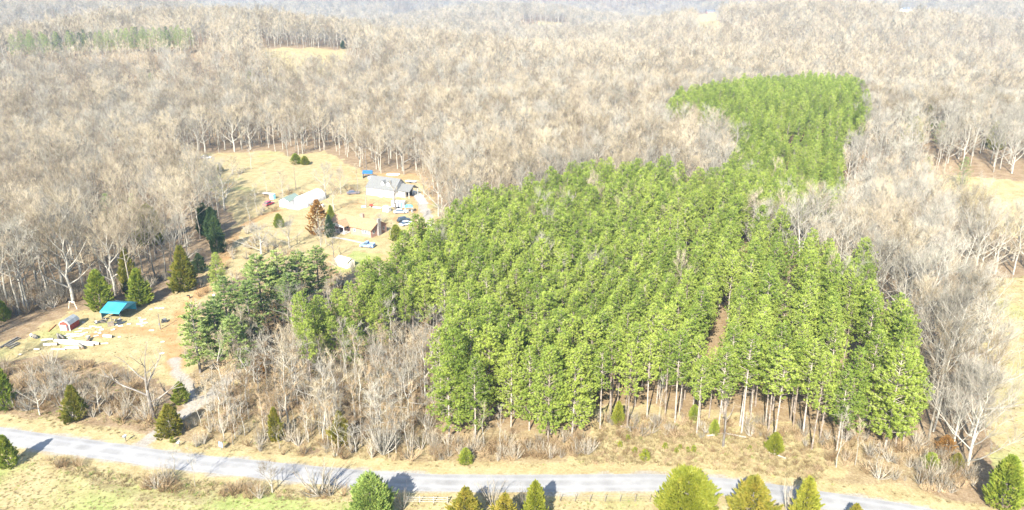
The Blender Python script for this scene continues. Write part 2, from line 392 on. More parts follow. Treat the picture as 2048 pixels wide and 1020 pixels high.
def ground_material():
    m = bpy.data.materials.new('ground_cover'); m.use_nodes = True
    nt = m.node_tree; N = nt.nodes; L = nt.links; b = N['Principled BSDF']
    geo = N.new('ShaderNodeNewGeometry')
    def noise(s, d=5, rough=.6):
        n = N.new('ShaderNodeTexNoise'); n.inputs['Scale'].default_value = s; n.inputs['Detail'].default_value = d; n.inputs['Roughness'].default_value = rough
        L.new(geo.outputs['Position'], n.inputs['Vector']); return n.outputs['Fac']
    def ramp(f, cols):
        r = N.new('ShaderNodeValToRGB'); e = r.color_ramp.elements
        e[0].position, e[1].position = cols[0][0], cols[-1][0]; e[0].color = (*cols[0][1], 1); e[1].color = (*cols[-1][1], 1)
        for p, c in cols[1:-1]:
            x = e.new(p); x.color = (*c, 1)
        L.new(f, r.inputs['Fac']); return r.outputs['Color']
    def mix(f, a, c):
        x = N.new('ShaderNodeMix'); x.data_type = 'RGBA'
        L.new(f, x.inputs[0]); L.new(a, x.inputs[6]); L.new(c, x.inputs[7]); return x.outputs[2]
    def comb(fa, fb, w=.5):
        x = N.new('ShaderNodeMix'); x.data_type = 'FLOAT'; x.inputs[0].default_value = w; L.new(fa, x.inputs[2]); L.new(fb, x.inputs[3]); return x.outputs[0]
    big, mid, fine = noise(.035, 4), noise(.35, 5, .65), noise(2.2, 6, .75)
    litter = ramp(comb(mid, fine, .6), [(.32, (.075, .050, .028)), (.44, (.145, .100, .056)), (.55, (.21, .155, .095)), (.68, (.275, .225, .15))])
    pfl = ramp(comb(mid, fine, .6), [(.32, (.085, .055, .028)), (.48, (.185, .13, .07)), (.66, (.27, .215, .13))])
    dry = ramp(comb(mid, fine, .55), [(.32, (0.143, 0.102, 0.045)), (.44, (0.225, 0.177, 0.086)), (.55, (0.285, 0.237, 0.123)), (.68, (0.360, 0.315, 0.180))])
    grn = ramp(comb(mid, fine, .6), [(.32, (0.109, 0.131, 0.038)), (.5, (0.196, 0.217, 0.072)), (.66, (0.283, 0.275, 0.123))])
    drt = ramp(comb(mid, fine, .5), [(.34, (0.208, 0.117, 0.047)), (.52, (0.273, 0.176, 0.081)), (.66, (0.325, 0.240, 0.130))])
    grv = ramp(comb(mid, fine, .7), [(.34, (0.163, 0.144, 0.115)), (.5, (0.237, 0.215, 0.181)), (.66, (0.325, 0.300, 0.263))])
    ca = N.new('ShaderNodeVertexColor'); ca.layer_name = 'cover'; sa = N.new('ShaderNodeVertexColor'); sa.layer_name = 'surface'
    s1 = N.new('ShaderNodeSeparateColor'); L.new(ca.outputs['Color'], s1.inputs[0]); s2 = N.new('ShaderNodeSeparateColor'); L.new(sa.outputs['Color'], s2.inputs[0])
    def sharp(ch, amt=.6):
        a = N.new('ShaderNodeMath'); a.operation = 'MULTIPLY_ADD'; a.inputs[1].default_value = amt; a.inputs[2].default_value = -amt/2; L.new(fine, a.inputs[0])
        c = N.new('ShaderNodeMath'); c.operation = 'ADD'; L.new(ch, c.inputs[0]); L.new(a.outputs[0], c.inputs[1])
        r = N.new('ShaderNodeMapRange'); r.interpolation_type = 'SMOOTHSTEP'; r.inputs[1].default_value = .2; r.inputs[2].default_value = .8; L.new(c.outputs[0], r.inputs[0]); return r.outputs[0]
    c = mix(s2.outputs['Green'], litter, pfl)
    c = mix(sharp(s1.outputs['Red']), c, dry)
    c = mix(sharp(s1.outputs['Green']), c, grn)
    c = mix(sharp(s1.outputs['Blue']), c, drt)
    c = mix(sharp(s2.outputs['Red']), c, grv)
    L.new(c, b.inputs['Base Color']); b.inputs['Roughness'].default_value = .95; b.inputs['Specular IOR Level'].default_value = .1
    bp = N.new('ShaderNodeBump'); bp.inputs['Strength'].default_value = .6; bp.inputs['Distance'].default_value = .25
    L.new(comb(mid, fine, .6), bp.inputs['Height']); L.new(bp.outputs['Normal'], b.inputs['Normal'])
    return m
gm.materials.append(ground_material())
tag(link('ground', gm), 'leaf litter and pale winter grass covering the land', None, None, 'structure')

# road: a ribbon with a low crown and a slightly ragged edge
def resample(pl, step):
    out = [pl[0]]
    for a, b in zip(pl[:-1], pl[1:]):
        n = max(1, int(np.hypot(*(b-a))/step))
        for k in range(1, n+1): out.append(a+(b-a)*k/n)
    return np.array(out)
def smooth_line(pl, it=6):
    pl = pl.copy()
    for _ in range(it): pl[1:-1] = (pl[:-2]+2*pl[1:-1]+pl[2:])/4
    return pl
rl = smooth_line(resample(ROAD, 1.5), 14)
tng = np.gradient(rl, axis=0); tng /= np.linalg.norm(tng, axis=1)[:, None]; nrm = np.stack([-tng[:, 1], tng[:, 0]], 1)
def road_material():
    m = ramp_mat('old_asphalt', (.165, .147, .121), (.24, .216, .179), .35, .9, (.203, .182, .15), bump=.1)
    N = m.node_tree.nodes; L = m.node_tree.links; b = N['Principled BSDF']
    uv = N.new('ShaderNodeTexCoord'); n = N.new('ShaderNodeTexNoise'); n.inputs['Scale'].default_value = 9; n.inputs['Detail'].default_value = 6
    L.new(uv.outputs['Object'], n.inputs['Vector'])
    old = b.inputs['Base Color'].links[0].from_socket
    w = N.new('ShaderNodeVertexColor'); w.layer_name = 'wear'
    mx = N.new('ShaderNodeMix'); mx.data_type = 'RGBA'; L.new(w.outputs['Color'], mx.inputs[0]); L.new(old, mx.inputs[6]); mx.inputs[7].default_value = (.26, .256, .247, 1)
    m2 = N.new('ShaderNodeMix'); m2.data_type = 'RGBA'; m2.blend_type = 'MULTIPLY'; m2.inputs[0].default_value = .35
    L.new(mx.outputs[2], m2.inputs[6]); L.new(n.outputs['Color'], m2.inputs[7])
    g = N.new('ShaderNodeHueSaturation'); g.inputs['Saturation'].default_value = .25; g.inputs['Value'].default_value = 1.2; L.new(m2.outputs[2], g.inputs['Color'])
    L.new(g.outputs[0], b.inputs['Base Color'])
road_material()
# finer cross-section for the wheel tracks
rb2 = MB(); offs = np.linspace(-1, 1, 17)
for p, n in zip(rl, nrm):
    for k, o in enumerate(offs):
        w = 2.25+(.13*float(vnoise(p[0], p[1], 1.7, 71+k)) if abs(o) > .99 else 0)
        q = p+n*o*w; rb2.v.append((q[0], q[1], .03+.05*(1-o*o)))
for i in range(len(rl)-1):
    for k in range(16):
        a = i*17+k; rb2.f.append((a, a+17, a+18, a+1)); rb2.m.append(0)
road = rb2.build('road', 'old_asphalt', None, True); tag(road, 'narrow pale grey country road', None, None, 'structure')
wa = road.data.color_attributes.new('wear', 'FLOAT_COLOR', 'POINT')
wv = []
for i, p in enumerate(rl):
    for o in offs:
        t = max(math.exp(-((abs(o)-.45)/.16)**2)*.75, .55*max(0, (abs(o)-.85)/.15))*(.7+.3*float(vnoise(p[0]+o, p[1], 2.5, 77)))
        wv += [t, t, t, 1]
wa.data.foreach_set('color', np.array(wv, np.float32))

# ------------------------------------------------------------------ buildings
def window(parent, x, y, z, w, h, glass='glass', side='front', name='window'):
    """a framed window standing 3 cm proud of a wall; side says which way it faces in the building's own frame"""
    f = MB(); t = .07
    def bx(c, d, mb):
        if side == 'front': mb.box((x+c[0], y-c[1], z+c[2]), (d[0], d[1], d[2]))
        elif side == 'right': mb.box((x+c[1], y+c[0], z+c[2]), (d[1], d[0], d[2]))
    for cx, cz, dx, dz in ((0, h/2, w+2*t, t), (0, -h/2, w+2*t, t), (-w/2, 0, t, h), (w/2, 0, t, h), (0, 0, w, t*.6)): bx((cx, .03, cz), (dx, .06, dz), f)
    fo = f.build(name, 'white_paint', parent)
    g = MB(); bx((0, .012, 0), (w-t, .02, h-t), g); g.build('pane', glass, fo)
    return fo

def door(parent, x, y, z, w, h, m='white_paint', side='front'):
    d = MB()
    if side == 'front': d.box((x, y-.03, z+h/2), (w, .06, h))
    else: d.box((x+.03, y, z+h/2), (.06, w, h))
    do = d.build('door', m, parent)
    k = MB()
    if side == 'front': k.box((x+w*.38, y-.09, z+h*.45), (.08, .06, .08))
    else: k.box((x+.09, y+w*.38, z+h*.45), (.06, .08, .08))
    k.build('handle', 'wire', do); return do

def gable_walls(mb, x0, x1, y0, y1, hw, hr, m=0):
    ym = (y0+y1)/2
    mb.prism([(y0, 0), (y1, 0), (y1, hw), (ym, hr), (y0, hw)], x0, x1, m)

def gable_roof(mb, x0, x1, y0, y1, hw, hr, ov=.4, t=.16, m=0, ridge_lift=.18):
    ym = (y0+y1)/2; s = (hr-hw)/(ym-y0); e = ov
    zl = hw-s*e+ridge_lift; zr = hr+ridge_lift
    mb.slab([(x0-ov, y0-e, zl), (x1+ov, y0-e, zl), (x1+ov, ym, zr), (x0-ov, ym, zr)], t, m)
    mb.slab([(x1+ov, y1+e, zl), (x0-ov, y1+e, zl), (x0-ov, ym, zr), (x1+ov, ym, zr)], t, m)

HR = math.radians(-26)
# brick ranch house -------------------------------------------------
p = at(702, 468)
rh = thing('brick_house', 'long low brick ranch house with tan shingle roof and brick chimney', 'house', p, math.radians(-30))
w = MB(); gable_walls(w, 0, 8.2, 0, 7.6, 2.6, 4.55); gable_walls(w, -9.2, 0.0, 1.5, 7.6, 2.6, 4.3)
w.build('wall', 'brick_wall', rh)
r = MB(); gable_roof(r, 0.05, 8.2, 0, 7.6, 2.6, 4.55, .45); ro = r.build('roof', 'tan_shingle', rh)
r = MB(); gable_roof(r, -9.2, -.42, 1.5, 7.6, 2.6, 4.3, .4); r.build('roof', 'tan_shingle', rh)
# porch roof with white gable facing the lawn
r = MB(); xm = -4.6
r.slab([(-8.0, -1.6, 2.5), (xm, -1.6, 3.75), (xm, 3.4, 3.75), (-8.0, 3.4, 2.5)], .16); r.slab([(xm, -1.6, 3.75), (-1.1, -1.6, 2.5), (-1.1, 3.4, 2.5), (xm, 3.4, 3.75)], .16)
r.build('porch_roof', 'tan_shingle', rh)
g = MB(); g.face([(-7.7, -1.45, 2.5), (-1.4, -1.45, 2.5), (xm, -1.45, 3.6)]); g.face([(-1.4, -1.35, 2.5), (-7.7, -1.35, 2.5), (xm, -1.35, 3.6)])
g.box((xm, -1.4, 2.4), (6.4, .14, .22)); g.build('porch_gable', 'white_paint', rh)
for x in (-7.5, -5.5, -3.6, -1.6):
    c = MB(); c.box((x, -1.4, 1.2), (.16, .16, 2.3)); c.build('porch_post', 'white_paint', rh)
f = MB(); f.box((-4.6, 0, .1), (6.8, 2.9, .2)); f.build('porch_floor', 'concrete', rh)
c = MB(); c.box((1.0, 4.6, 4.6), (1.25, .8, 2.2)); ch = c.build('chimney', 'brick_wall', ro)
c = MB(); c.box((8.52, 3.6, 2.7), (.62, 1.3, 5.4)); c.build('chimney', 'stone', rh); rh.children[-1]['label'] = 'grey stone chimney on the gable end'
d = MB(); d.box((3.9, -.05, 1.25), (.45, .1, 2.5)); d.build('corner_pier', 'brick_wall', rh)
for x in (1.6, 5.1, 6.1, 7.1): window(rh, x, 0, 1.65, .8, 1.0)
window(rh, 8.2, 1.3, 1.6, .7, 1.0, side='right'); window(rh, 8.2, 6.2, 1.6, .7, 1.0, side='right')
for x in (-6.8, -2.6): window(rh, x, 1.5, 1.6, 1.1, 1.1)
door(rh, -4.6, 1.5, .2, .95, 2.0, 'red_paint')
s = MB(); s.box((-.22, 0.9, 1.25), (.38, 1.0, 2.5)); s.build('trim', 'red_paint', rh)

# white cape house ---------------------------------------------------
p = at(733.5, 389)
cp = thing('white_house', 'white one and a half storey house with grey shingle roof and two dormers', 'house', p, HR)
w = MB(); gable_walls(w, 0, 12.4, 0, 8.4, 2.9, 6.3); w.build('wall', 'white_paint', cp)
r = MB(); gable_roof(r, 0, 12.4, 0, 8.4, 2.9, 6.3, .35); ro = r.build('roof', 'grey_shingle', cp)
for x in (6.6, 9.2):
    d = MB(); d.prism([(1.15, 3.4), (3.2, 3.4), (3.2, 5.0), (1.15, 5.0)], x-.6, x+.6); d.face([(x-.6, 1.15, 5.0), (x+.6, 1.15, 5.0), (x, 1.15, 5.65)])
    do = d.build('dormer', 'white_paint', cp)
    q = MB(); q.slab([(x-.78, 1.0, 4.95), (x, 1.0, 5.78), (x, 3.6, 5.78), (x-.78, 3.6, 4.95)], .1); q.slab([(x, 1.0, 5.78), (x+.78, 1.0, 4.95), (x+.78, 3.6, 4.95), (x, 3.6, 5.78)], .1)
    q.build('dormer_roof', 'grey_shingle', do); window(do, x, 1.15, 4.35, .55, .8)
for x in (1.4, 2.9, 4.6, 6.0, 8.2, 9.7, 11.2): window(cp, x, 0, 1.7, .65, 1.0)
door(cp, 7.1, 0, .1, .9, 2.0, 'cream_wall')
w = MB(); gable_walls(w, 12.43, 15.4, 2.6, 8.0, 2.5, 4.3); w.build('wing_wall', 'white_paint', cp)
r = MB(); gable_roof(r, 12.85, 17.4, 2.2, 8.4, 2.5, 4.3, .3); r.build('wing_roof', 'grey_shingle', cp)
for x, y in ((17.3, 2.3), (17.3, 8.2), (15.5, 2.3)):
    q = MB(); q.box((x, y, 1.25), (.14, .14, 2.5)); q.build('post', 'white_paint', cp)
q = MB(); q.box((15.42, 5.3, 1.2), (.05, 3.6, 2.3)); q.build('wing_opening_shade', 'dark_inside', cp)  # flat dark sheet painting the shade in the wing's opening
st = MB(); st.box((7.1, -.6, .1), (1.6, 1.1, .2)); st.build('step', 'concrete', cp)

# quonset hut ---------------------------------------------------------
p = at(587, 411.5); p2 = at(611, 414.5); fr = math.atan2(p2.y-p.y, p2.x-p.x)
fr = math.radians(-20)
qh = thing('quonset_hut', 'white ribbed metal hut with arched roof beside green roofed shed', 'shed', p, fr)
W_, L_, H_ = 5.6, 12.0, 3.5
prof = lambda k: [(W_/2-math.cos(a)*W_/2*k, .9+math.sin(a)*(H_-.9)*k) for a in np.linspace(0, math.pi, 15)]
w = MB(); A = prof(1.0); A = [(0, 0)]+A+[(W_, 0)]
for (x1, z1), (x2, z2) in zip(A[:-1], A[1:]): w.slab([(x1, 0, z1), (x2, 0, z2), (x2, L_, z2), (x1, L_, z1)][::-1], .05)
w.build('roof', 'white_metal', qh)
for k in range(14):
    y = .45+k*.85; rb = MB(); B = [(-.04, 0)]+[(a+(a-W_/2)*.02, z+.05) for a, z in prof(1.0)]+[(W_+.04, 0)]
    for (x1, z1), (x2, z2) in zip(B[:-1], B[1:]): rb.slab([(x1, y, z1), (x2, y, z2), (x2, y+.2, z2), (x1, y+.2, z1)][::-1], .07)
    link('rib', rb.mesh('rib', ['white_metal']), qh)
for y, nm in ((.08, 'front_wall'), (L_-.08, 'rear_wall')):
    f = MB(); f.v += [(x, y, z) for x, z in A]+[(x, y+.05, z) for x, z in A]; n = len(A)
    f.f += [tuple(range(n))[::-1], tuple(range(n, 2*n))]; f.m += [0, 0]; f.build(nm, 'white_metal', qh)
d = MB(); d.box((W_/2, .04, 1.3), (3.0, .07, 2.5)); dd = d.build('door', 'white_paint', qh)
for z in (.7, 1.3, 1.9):
    s = MB(); s.box((W_/2, 0.0, z), (3.0, .03, .04)); s.build('door_rib', 'wire', dd)
tag(link('concrete_pad', MB().mesh('concrete_pad', ['concrete'])), 'pale concrete apron before the arched hut', None, None, 'structure')
pd = bpy.data.objects['concrete_pad']; b = MB(); b.slab([(0, -4.2, .05), (5.2, -4.2, .05), (5.2, -.15, .05), (0, -.15, .05)], .1); pd.data = b.mesh('concrete_pad', ['concrete']); pd.location = p; pd.rotation_euler = (0, 0, fr)

# green-grey roofed white shed next to it
p = at(559, 413.5)
sh = thing('white_shed', 'white gabled shed with greenish roof beside the arched white hut', 'shed', p, math.radians(-20))
# ridge runs away from the road: build along y by turning a gable frame
w = MB(); w.v += [(x, y, z) for y in (0, 6.5) for x, z in ((0, 0), (4, 0), (4, 2.3), (2, 3.3), (0, 2.3))]
for k in range(5):
    j = (k+1) % 5; w.f.append((k, j, 5+j, 5+k)); w.m.append(0)
w.f += [(4, 3, 2, 1, 0), (5, 6, 7, 8, 9)]; w.m += [0, 0]; w.build('wall', 'white_paint', sh)
r = MB(); r.slab([(-.3, -.3, 2.25), (2, -.3, 3.45), (2, 6.8, 3.45), (-.3, 6.8, 2.25)], -.1); r.slab([(2, -.3, 3.45), (4.3, -.3, 2.25), (4.3, 6.8, 2.25), (2, 6.8, 3.45)], -.1)
r.build('roof', 'green_grey_shingle', sh)
door(sh, 1.3, 0, .05, .9, 1.9, 'white_paint'); window(sh, 3.0, 0, 1.4, .6, .7); window(sh, 4.0, 3.2, 1.4, .8, .7, side='right')

# blue metal carport ---------------------------------------------------
p = at(204, 641)
cpt = thing('blue_carport', 'open sided carport with bright blue metal roof in the yard', 'carport', p, math.radians(-9))
W2, L2 = 5.0, 6.2
r = MB()
pr = [(-.35, 2.15), (0, 2.5), (L2/2, 3.5), (L2, 2.5), (L2+.35, 2.15)]
for (y1, z1), (y2, z2) in zip(pr[:-1], pr[1:]): r.slab([(0, y1, z1), (W2, y1, z1), (W2, y2, z2), (0, y2, z2)], .05)
ro = r.build('roof', 'blue_metal', cpt)
rs = MB()
for k in range(11):
    x = .05+k*(W2-.1)/10
    for (y1, z1), (y2, z2) in zip(pr[:-1], pr[1:]): rs.slab([(x-.035, y1, z1+.03), (x+.035, y1, z1+.03), (x+.035, y2, z2+.03), (x-.035, y2, z2+.03)], .03)
rs.build('seam', 'blue_metal', ro)
for x in (.1, W2/2, W2-.1):
    for y in (0, L2):
        q = MB(); q.box((x, y, 1.22), (.09, .09, 2.44)); q.build('post', 'wire', cpt)
g = MB(); g.slab([(W2-.02, 0, 2.42), (W2-.02, L2, 2.42), (W2-.02, L2/2+.01, 3.4), (W2-.02, L2/2-.01, 3.4)], .03); g.build('gable_panel', 'blue_metal', cpt)
g = MB(); g.slab([(.03, 0, 2.42), (.03, L2, 2.42), (.03, L2/2+.01, 3.4), (.03, L2/2-.01, 3.4)], .03); g.build('gable_panel', 'blue_metal', cpt)
q = MB(); q.box((W2/2, L2-.06, 1.5), (W2-.2, .04, 1.8)); q.build('back_panel', 'blue_metal', cpt)
q = MB(); q.box((.04, L2/2, 1.5), (.04, L2-.3, 1.8)); q.build('side_panel', 'blue_metal', cpt)
# things kept under it
for nm, lab, cat, loc, dims, mat in (('storage_crate', 'dark wooden crate under front edge of the blue carport', 'crate', (-92.7, 163.6), (1.3, .9, .9), 'old_wood'),
                               ('tool_chest', 'dark tool chest under middle of the blue carport', 'chest', (-91.2, 164.6), (1.0, .7, 1.0), 'black_paint')):
    t = thing(nm, lab, cat, (loc[0], loc[1], 0), rnd.random()); b = MB(); b.box((0, 0, dims[2]/2), dims); b.build('body', mat, t); b = MB(); b.box((0, 0, dims[2]+.03), (dims[0]+.06, dims[1]+.06, .06)); b.build('lid', mat, t)

# red barn shed -----------------------------------------------------------
p = at(121.5, 661)
bs = thing('red_barn_shed', 'small red barn shed with white trim and grey gambrel roof', 'shed', p, math.radians(-5))
W3, L3 = 2.35, 3.5
gp = [(0, 0), (W3, 0), (W3, 1.5), (W3-.42, 2.1), (W3/2, 2.45), (.42, 2.1), (0, 1.5)]
w = MB(); w.v += [(x, y, z) for y in (0, L3) for x, z in gp]; n = len(gp)
for k in range(n):
    j = (k+1) % n; w.f.append((k, j, n+j, n+k)); w.m.append(0)
w.f += [tuple(range(n))[::-1], tuple(range(n, 2*n))]; w.m += [0, 0]; w.build('wall', 'red_paint', bs)
rp = [(-.16, 1.42), (.38, 2.14), (W3/2, 2.53), (W3-.38, 2.14), (W3+.16, 1.42)]
r = MB()
for (x1, z1), (x2, z2) in zip(rp[:-1], rp[1:]): r.slab([(x1, -.12, z1), (x2, -.12, z2), (x2, L3+.12, z2), (x1, L3+.12, z1)], -.06)
r.build('roof', 'steel_roof', bs)
tr = MB()
for (x1, z1), (x2, z2) in zip(rp[:-1], rp[1:]): tr.slab([(x1, -.19, z1+.06), (x1, -.19, z1-.12), (x2, -.19, z2-.12), (x2, -.19, z2+.06)], .05)
for x in (.06, W3-.06): tr.box((x, -.03, .75), (.14, .06, 1.5))
tr.build('trim', 'white_paint', bs)
d = MB(); d.box((.85, -.04, .72), (1.3, .07, 1.3)); dd = d.build('door', 'white_paint', bs); h = MB(); h.box((1.35, -.1, .75), (.1, .06, .12)); h.build('handle', 'black_paint', dd)
d = MB(); d.box((1.95, -.03, .8), (.55, .05, 1.2)); d.build('doorway', 'dark_inside', bs)

# tan-white shed near the white pines ---------------------------------------
p = at(672, 531)
ts = thing('storage_shed', 'white gabled storage shed between white pines and pine plantation', 'shed', p, math.radians(-36))
w = MB(); gable_walls(w, 0, 4.6, 0, 2.8, 1.9, 2.6); w.build('wall', 'cream_wall', ts)
r = MB(); gable_roof(r, 0, 4.6, 0, 2.8, 1.9, 2.6, .2, .08, ridge_lift=.1); r.build('roof', 'white_metal', ts)
door(ts, 1.2, 0, .05, .9, 1.7); door(ts, 4.6, 1.4, .05, 1.0, 1.7, side='right')

# blue tarp shelter behind the cape house --------------------------------------
p = at(726, 357)
tp = thing('tarp_shelter', 'blue tarp shelter with open dark front by the wood edge', 'shelter', p, math.radians(6))
r = MB(); r.slab([(-.2, -.3, 2.1), (3.9, -.3, 1.9), (3.8, 1.6, 2.9), (0, 1.6, 3.1)], .05); r.slab([(3.9, 3.4, 1.8), (-.2, 3.4, 1.9), (0, 1.6, 3.1), (3.8, 1.6, 2.9)], .05); r.build('tarp', 'navy_tarp', tp)
r = MB(); r.slab([(-.1, 0, .1), (-.1, 0, 2.1), (-.1, 3.2, 1.9), (-.1, 3.2, .1)], .05); r.build('side_tarp', 'navy_tarp', tp)
for x, y in ((0, 0), (3.7, 0), (0, 3.2), (3.7, 3.2)):
    q = MB(); q.box((x, y, 1), (.09, .09, 2.0)); q.build('post', 'old_wood', tp)

def simple(name, label, cat, loc, rz, specs, group=None):
    """a thing of several box parts: (part name, material, centre, size[, turn about y])"""
    t = thing(name, label, cat, loc, rz, group)
    for s in specs:
        b = MB(); b.box(s[2], s[3], ry=s[4] if len(s) > 4 else 0); b.build(s[0], s[1], t)
    return t

simple('covered_heap', 'low heap under a white sheet beside the blue tarp shelter', 'heap', at(741, 357.5), .3, [('sheet', 'white_paint', (0, 0, .45), (2.0, 1.4, .8)), ('ridge', 'white_paint', (.1, .1, .95), (1.3, .8, .3))])
simple('white_hutch', 'small white hutch with pitched lid beside the twisted bare tree', 'hutch', at(774, 423), HR, [('body', 'white_paint', (0, 0, .8), (2.3, 1.8, 1.6)), ('lid', 'white_metal', (0, 0, 1.68), (2.5, 2.0, .14), .12), ('base', 'old_wood', (0, 0, .05), (2.4, 1.9, .1))])
t = thing('travel_trailer', 'white camper trailer with rounded roof behind the twisted bare tree', 'trailer', at(783, 416.5), math.radians(-8))
b = MB(); b.prism([(0, .5), (2.2, .5), (2.2, 2.2), (1.9, 2.55), (.3, 2.55), (0, 2.2)], 0, 4.6); b.build('body', 'white_metal', t)
for x in (.9, 1.9): window(t, x, 0, 1.8, .6, .5)
for x in (1.9, 2.7):
    q = MB(); q.tube([(x, -.05, .35), (x, .25, .35)], [.35, .35], 12); q.build('wheel', 'rubber', t)
door(t, 3.6, 0, .6, .7, 1.6, 'teal_cloth'); b = MB(); b.box((5.1, 1.1, .5), (1.2, .12, .1)); b.build('hitch', 'wire', t)
t = thing('teal_canopy', 'teal fabric canopy on thin poles near the parked cars', 'canopy', at(818, 424), .2)
r = MB(); r.slab([(-1.4, -1.4, 2.0), (1.4, -1.4, 2.0), (0.6, 0, 2.7), (-.6, 0, 2.7)], .04); r.slab([(1.4, 1.4, 2.0), (-1.4, 1.4, 2.0), (-.6, 0, 2.7), (.6, 0, 2.7)], .04)
r.slab([(1.4, -1.4, 2.0), (1.4, 1.4, 2.0), (.6, 0, 2.7)]*1+[(.6, 0, 2.7)], .03); r.slab([(-1.4, 1.4, 2.0), (-1.4, -1.4, 2.0), (-.6, 0, 2.7), (-.6, 0, 2.7)], .03); r.build('cloth', 'teal_cloth', t)
for x in (-1.3, 1.3):
    for y in (-1.3, 1.3):
        q = MB(); q.box((x, y, 1), (.06, .06, 2.0)); q.build('pole', 'white_metal', t)
simple('picnic_table', 'white garden table standing under the teal canopy', 'table', at(819, 423), .4, [('top', 'white_paint', (0, 0, .74), (1.6, .8, .05)), ('leg', 'white_paint', (-.6, 0, .36), (.08, .6, .72)), ('leg', 'white_paint', (.6, 0, .36), (.08, .6, .72))])
simple('sheet_trailer', 'long flat white trailer top on blocks behind the red car', 'trailer', at(537, 391.5), -.35, [('panel', 'white_metal', (0, 0, .9), (4.6, 1.5, .12), .0), ('block', 'old_wood', (-1.6, 0, .42), (.3, 1.0, .84)), ('block', 'old_wood', (1.6, 0, .42), (.3, 1.0, .84))])
simple('pale_blue_cabinet', 'pale blue metal cabinet standing on grass behind the red car', 'cabinet', at(545.5, 398), -.4, [('body', 'sky_blue_plastic', (0, 0, .95), (1.7, 1.3, 1.9)), ('door', 'white_metal', (0, -.67, .95), (1.4, .05, 1.6)), ('lid', 'white_metal', (0, 0, 1.93), (1.8, 1.4, .06))])
simple('white_freezer', 'white chest freezer outdoors behind the bronze leaved tree', 'freezer', at(643, 414), -.3, [('body', 'white_metal', (0, 0, .5), (1.6, .9, .95)), ('lid', 'white_paint', (0, 0, 1.02), (1.64, .94, .09)), ('base', 'black_paint', (0, 0, .02), (1.5, .8, .05))])
simple('garden_trough', 'pale green trough at the foot of the yard lamp', 'trough', at(727, 414.5), .2, [('body', 'teal_cloth', (0, 0, .22), (1.5, .6, .44)), ('rim', 'white_paint', (0, 0, .46), (1.58, .68, .05))])
simple('garden_bench', 'red garden seat on lawn right of the yard lamp', 'seat', at(743, 414), .5, [('seat', 'red_paint', (0, 0, .42), (1.3, .5, .06)), ('backrest', 'red_paint', (0, .25, .75), (1.3, .05, .55)), ('leg', 'white_paint', (-.5, 0, .2), (.07, .45, .4)), ('leg', 'white_paint', (.5, 0, .2), (.07, .45, .4))])
simple('lumber_stack', 'low stack of pale boards lying on lawn before the white house', 'lumber', at(755, 415.5), -.25, [('plank', 'old_board', (0, -.4, .1), (3.2, .3, .18)), ('plank', 'old_board', (.2, 0, .1), (2.8, .3, .18)), ('plank', 'old_board', (.1, -.2, .3), (3.0, .3, .18))])
simple('utility_trailer', 'flat white trailer parked behind the white house by the trees', 'trailer', at(823, 365), -.3, [('bed', 'white_metal', (0, 0, .6), (4.2, 2.0, .2)), ('side', 'white_metal', (0, -1.0, .85), (4.2, .06, .4)), ('wheel', 'rubber', (0, -1.1, .32), (.65, .2, .64)), ('wheel', 'rubber', (0, 1.1, .32), (.65, .2, .64)), ('hitch', 'wire', (2.7, 0, .5), (1.3, .1, .1))])
simple('timber_heap', 'pale cut timber heap at the foot of trees behind white house', 'timber', at(785, 350.5), -.2, [('plank', 'old_board', (0, 0, .25), (5.0, .5, .5)), ('plank', 'old_board', (.6, .6, .25), (4.0, .5, .5)), ('plank', 'old_board', (1.6, .3, .6), (3.0, .4, .3))])

# ------------------------------------------------------------------ vehicles
def car(label, px, py, rz, paint, kind='car'):
    t = thing('parked_car', label, kind, at(px, py), rz, 'vehicles parked around the houses')
    L_, W_ = 4.5, 1.8; suv = kind == 'suv'; tk = kind == 'pickup truck'
    hh = 1.72 if suv or tk else 1.42
    b = MB(); z1 = .95 if suv or tk else .82
    lo = [(-2.25, .32), (2.25, .32), (2.28, .62), (2.1, z1-.08), (1.1, z1), (-2.15, z1), (-2.27, .7)]
    n = len(lo); b.v += [(x, y, z) for y in (-.9, .9) for x, z in lo]
    for k in range(n):
        j = (k+1) % n; b.f.append((k, j, n+j, n+k)); b.m.append(0)
    b.f += [tuple(range(n))[::-1], tuple(range(n, 2*n))]; b.m += [0, 0]; b.build('body', paint, t)
    up = [(-.35 if tk else -2.0 if suv else -1.75, z1), (1.15, z1), (.55, hh-.06), (-.3 if tk else -1.7 if suv else -1.15, hh-.06)]
    g = MB(); g.v += [(x, y*(1 if z < hh-.1 else .82), z) for y in (-.82, .82) for x, z in up]
    for k in range(4):
        j = (k+1) % 4; g.f.append((k, j, 4+j, 4+k)); g.m.append(0)
    g.f += [(3, 2, 1, 0), (4, 5, 6, 7)]; g.m += [0, 0]; g.build('window', 'glass', t)
    r = MB(); xr0, xr1 = up[3][0], up[2][0]; r.box(((xr0+xr1)/2, 0, hh-.02), (xr1-xr0+.05, 1.38, .08)); r.build('roof', paint, t)
    if tk:
        for y in (-.84, .84):
            s = MB(); s.box((-1.3, y, 1.1), (1.85, .1, .3)); s.build('bed_side', paint, t)
        s = MB(); s.box((-2.2, 0, 1.1), (.08, 1.6, .3)); s.build('tailgate', paint, t)
    for x in (-1.4, 1.4):
        for y in (-.86, .86):
            q = MB(); q.tube([(x, y-.1, .33), (x, y+.1, .33)], [.33, .33], 12); wo = q.build('wheel', 'rubber', t)
            q = MB(); q.tube([(x, y-.115, .33), (x, y+.115, .33)], [.17, .17], 8); q.build('rim', 'wire', wo)
    for y in (-.65, .65):
        q = MB(); q.box((2.24, y, .68), (.08, .3, .14)); q.build('headlight', 'white_metal', t)
    return t
car('red car parked on the dirt track left of the white sheds', 537, 410, math.radians(68), 'car_red')
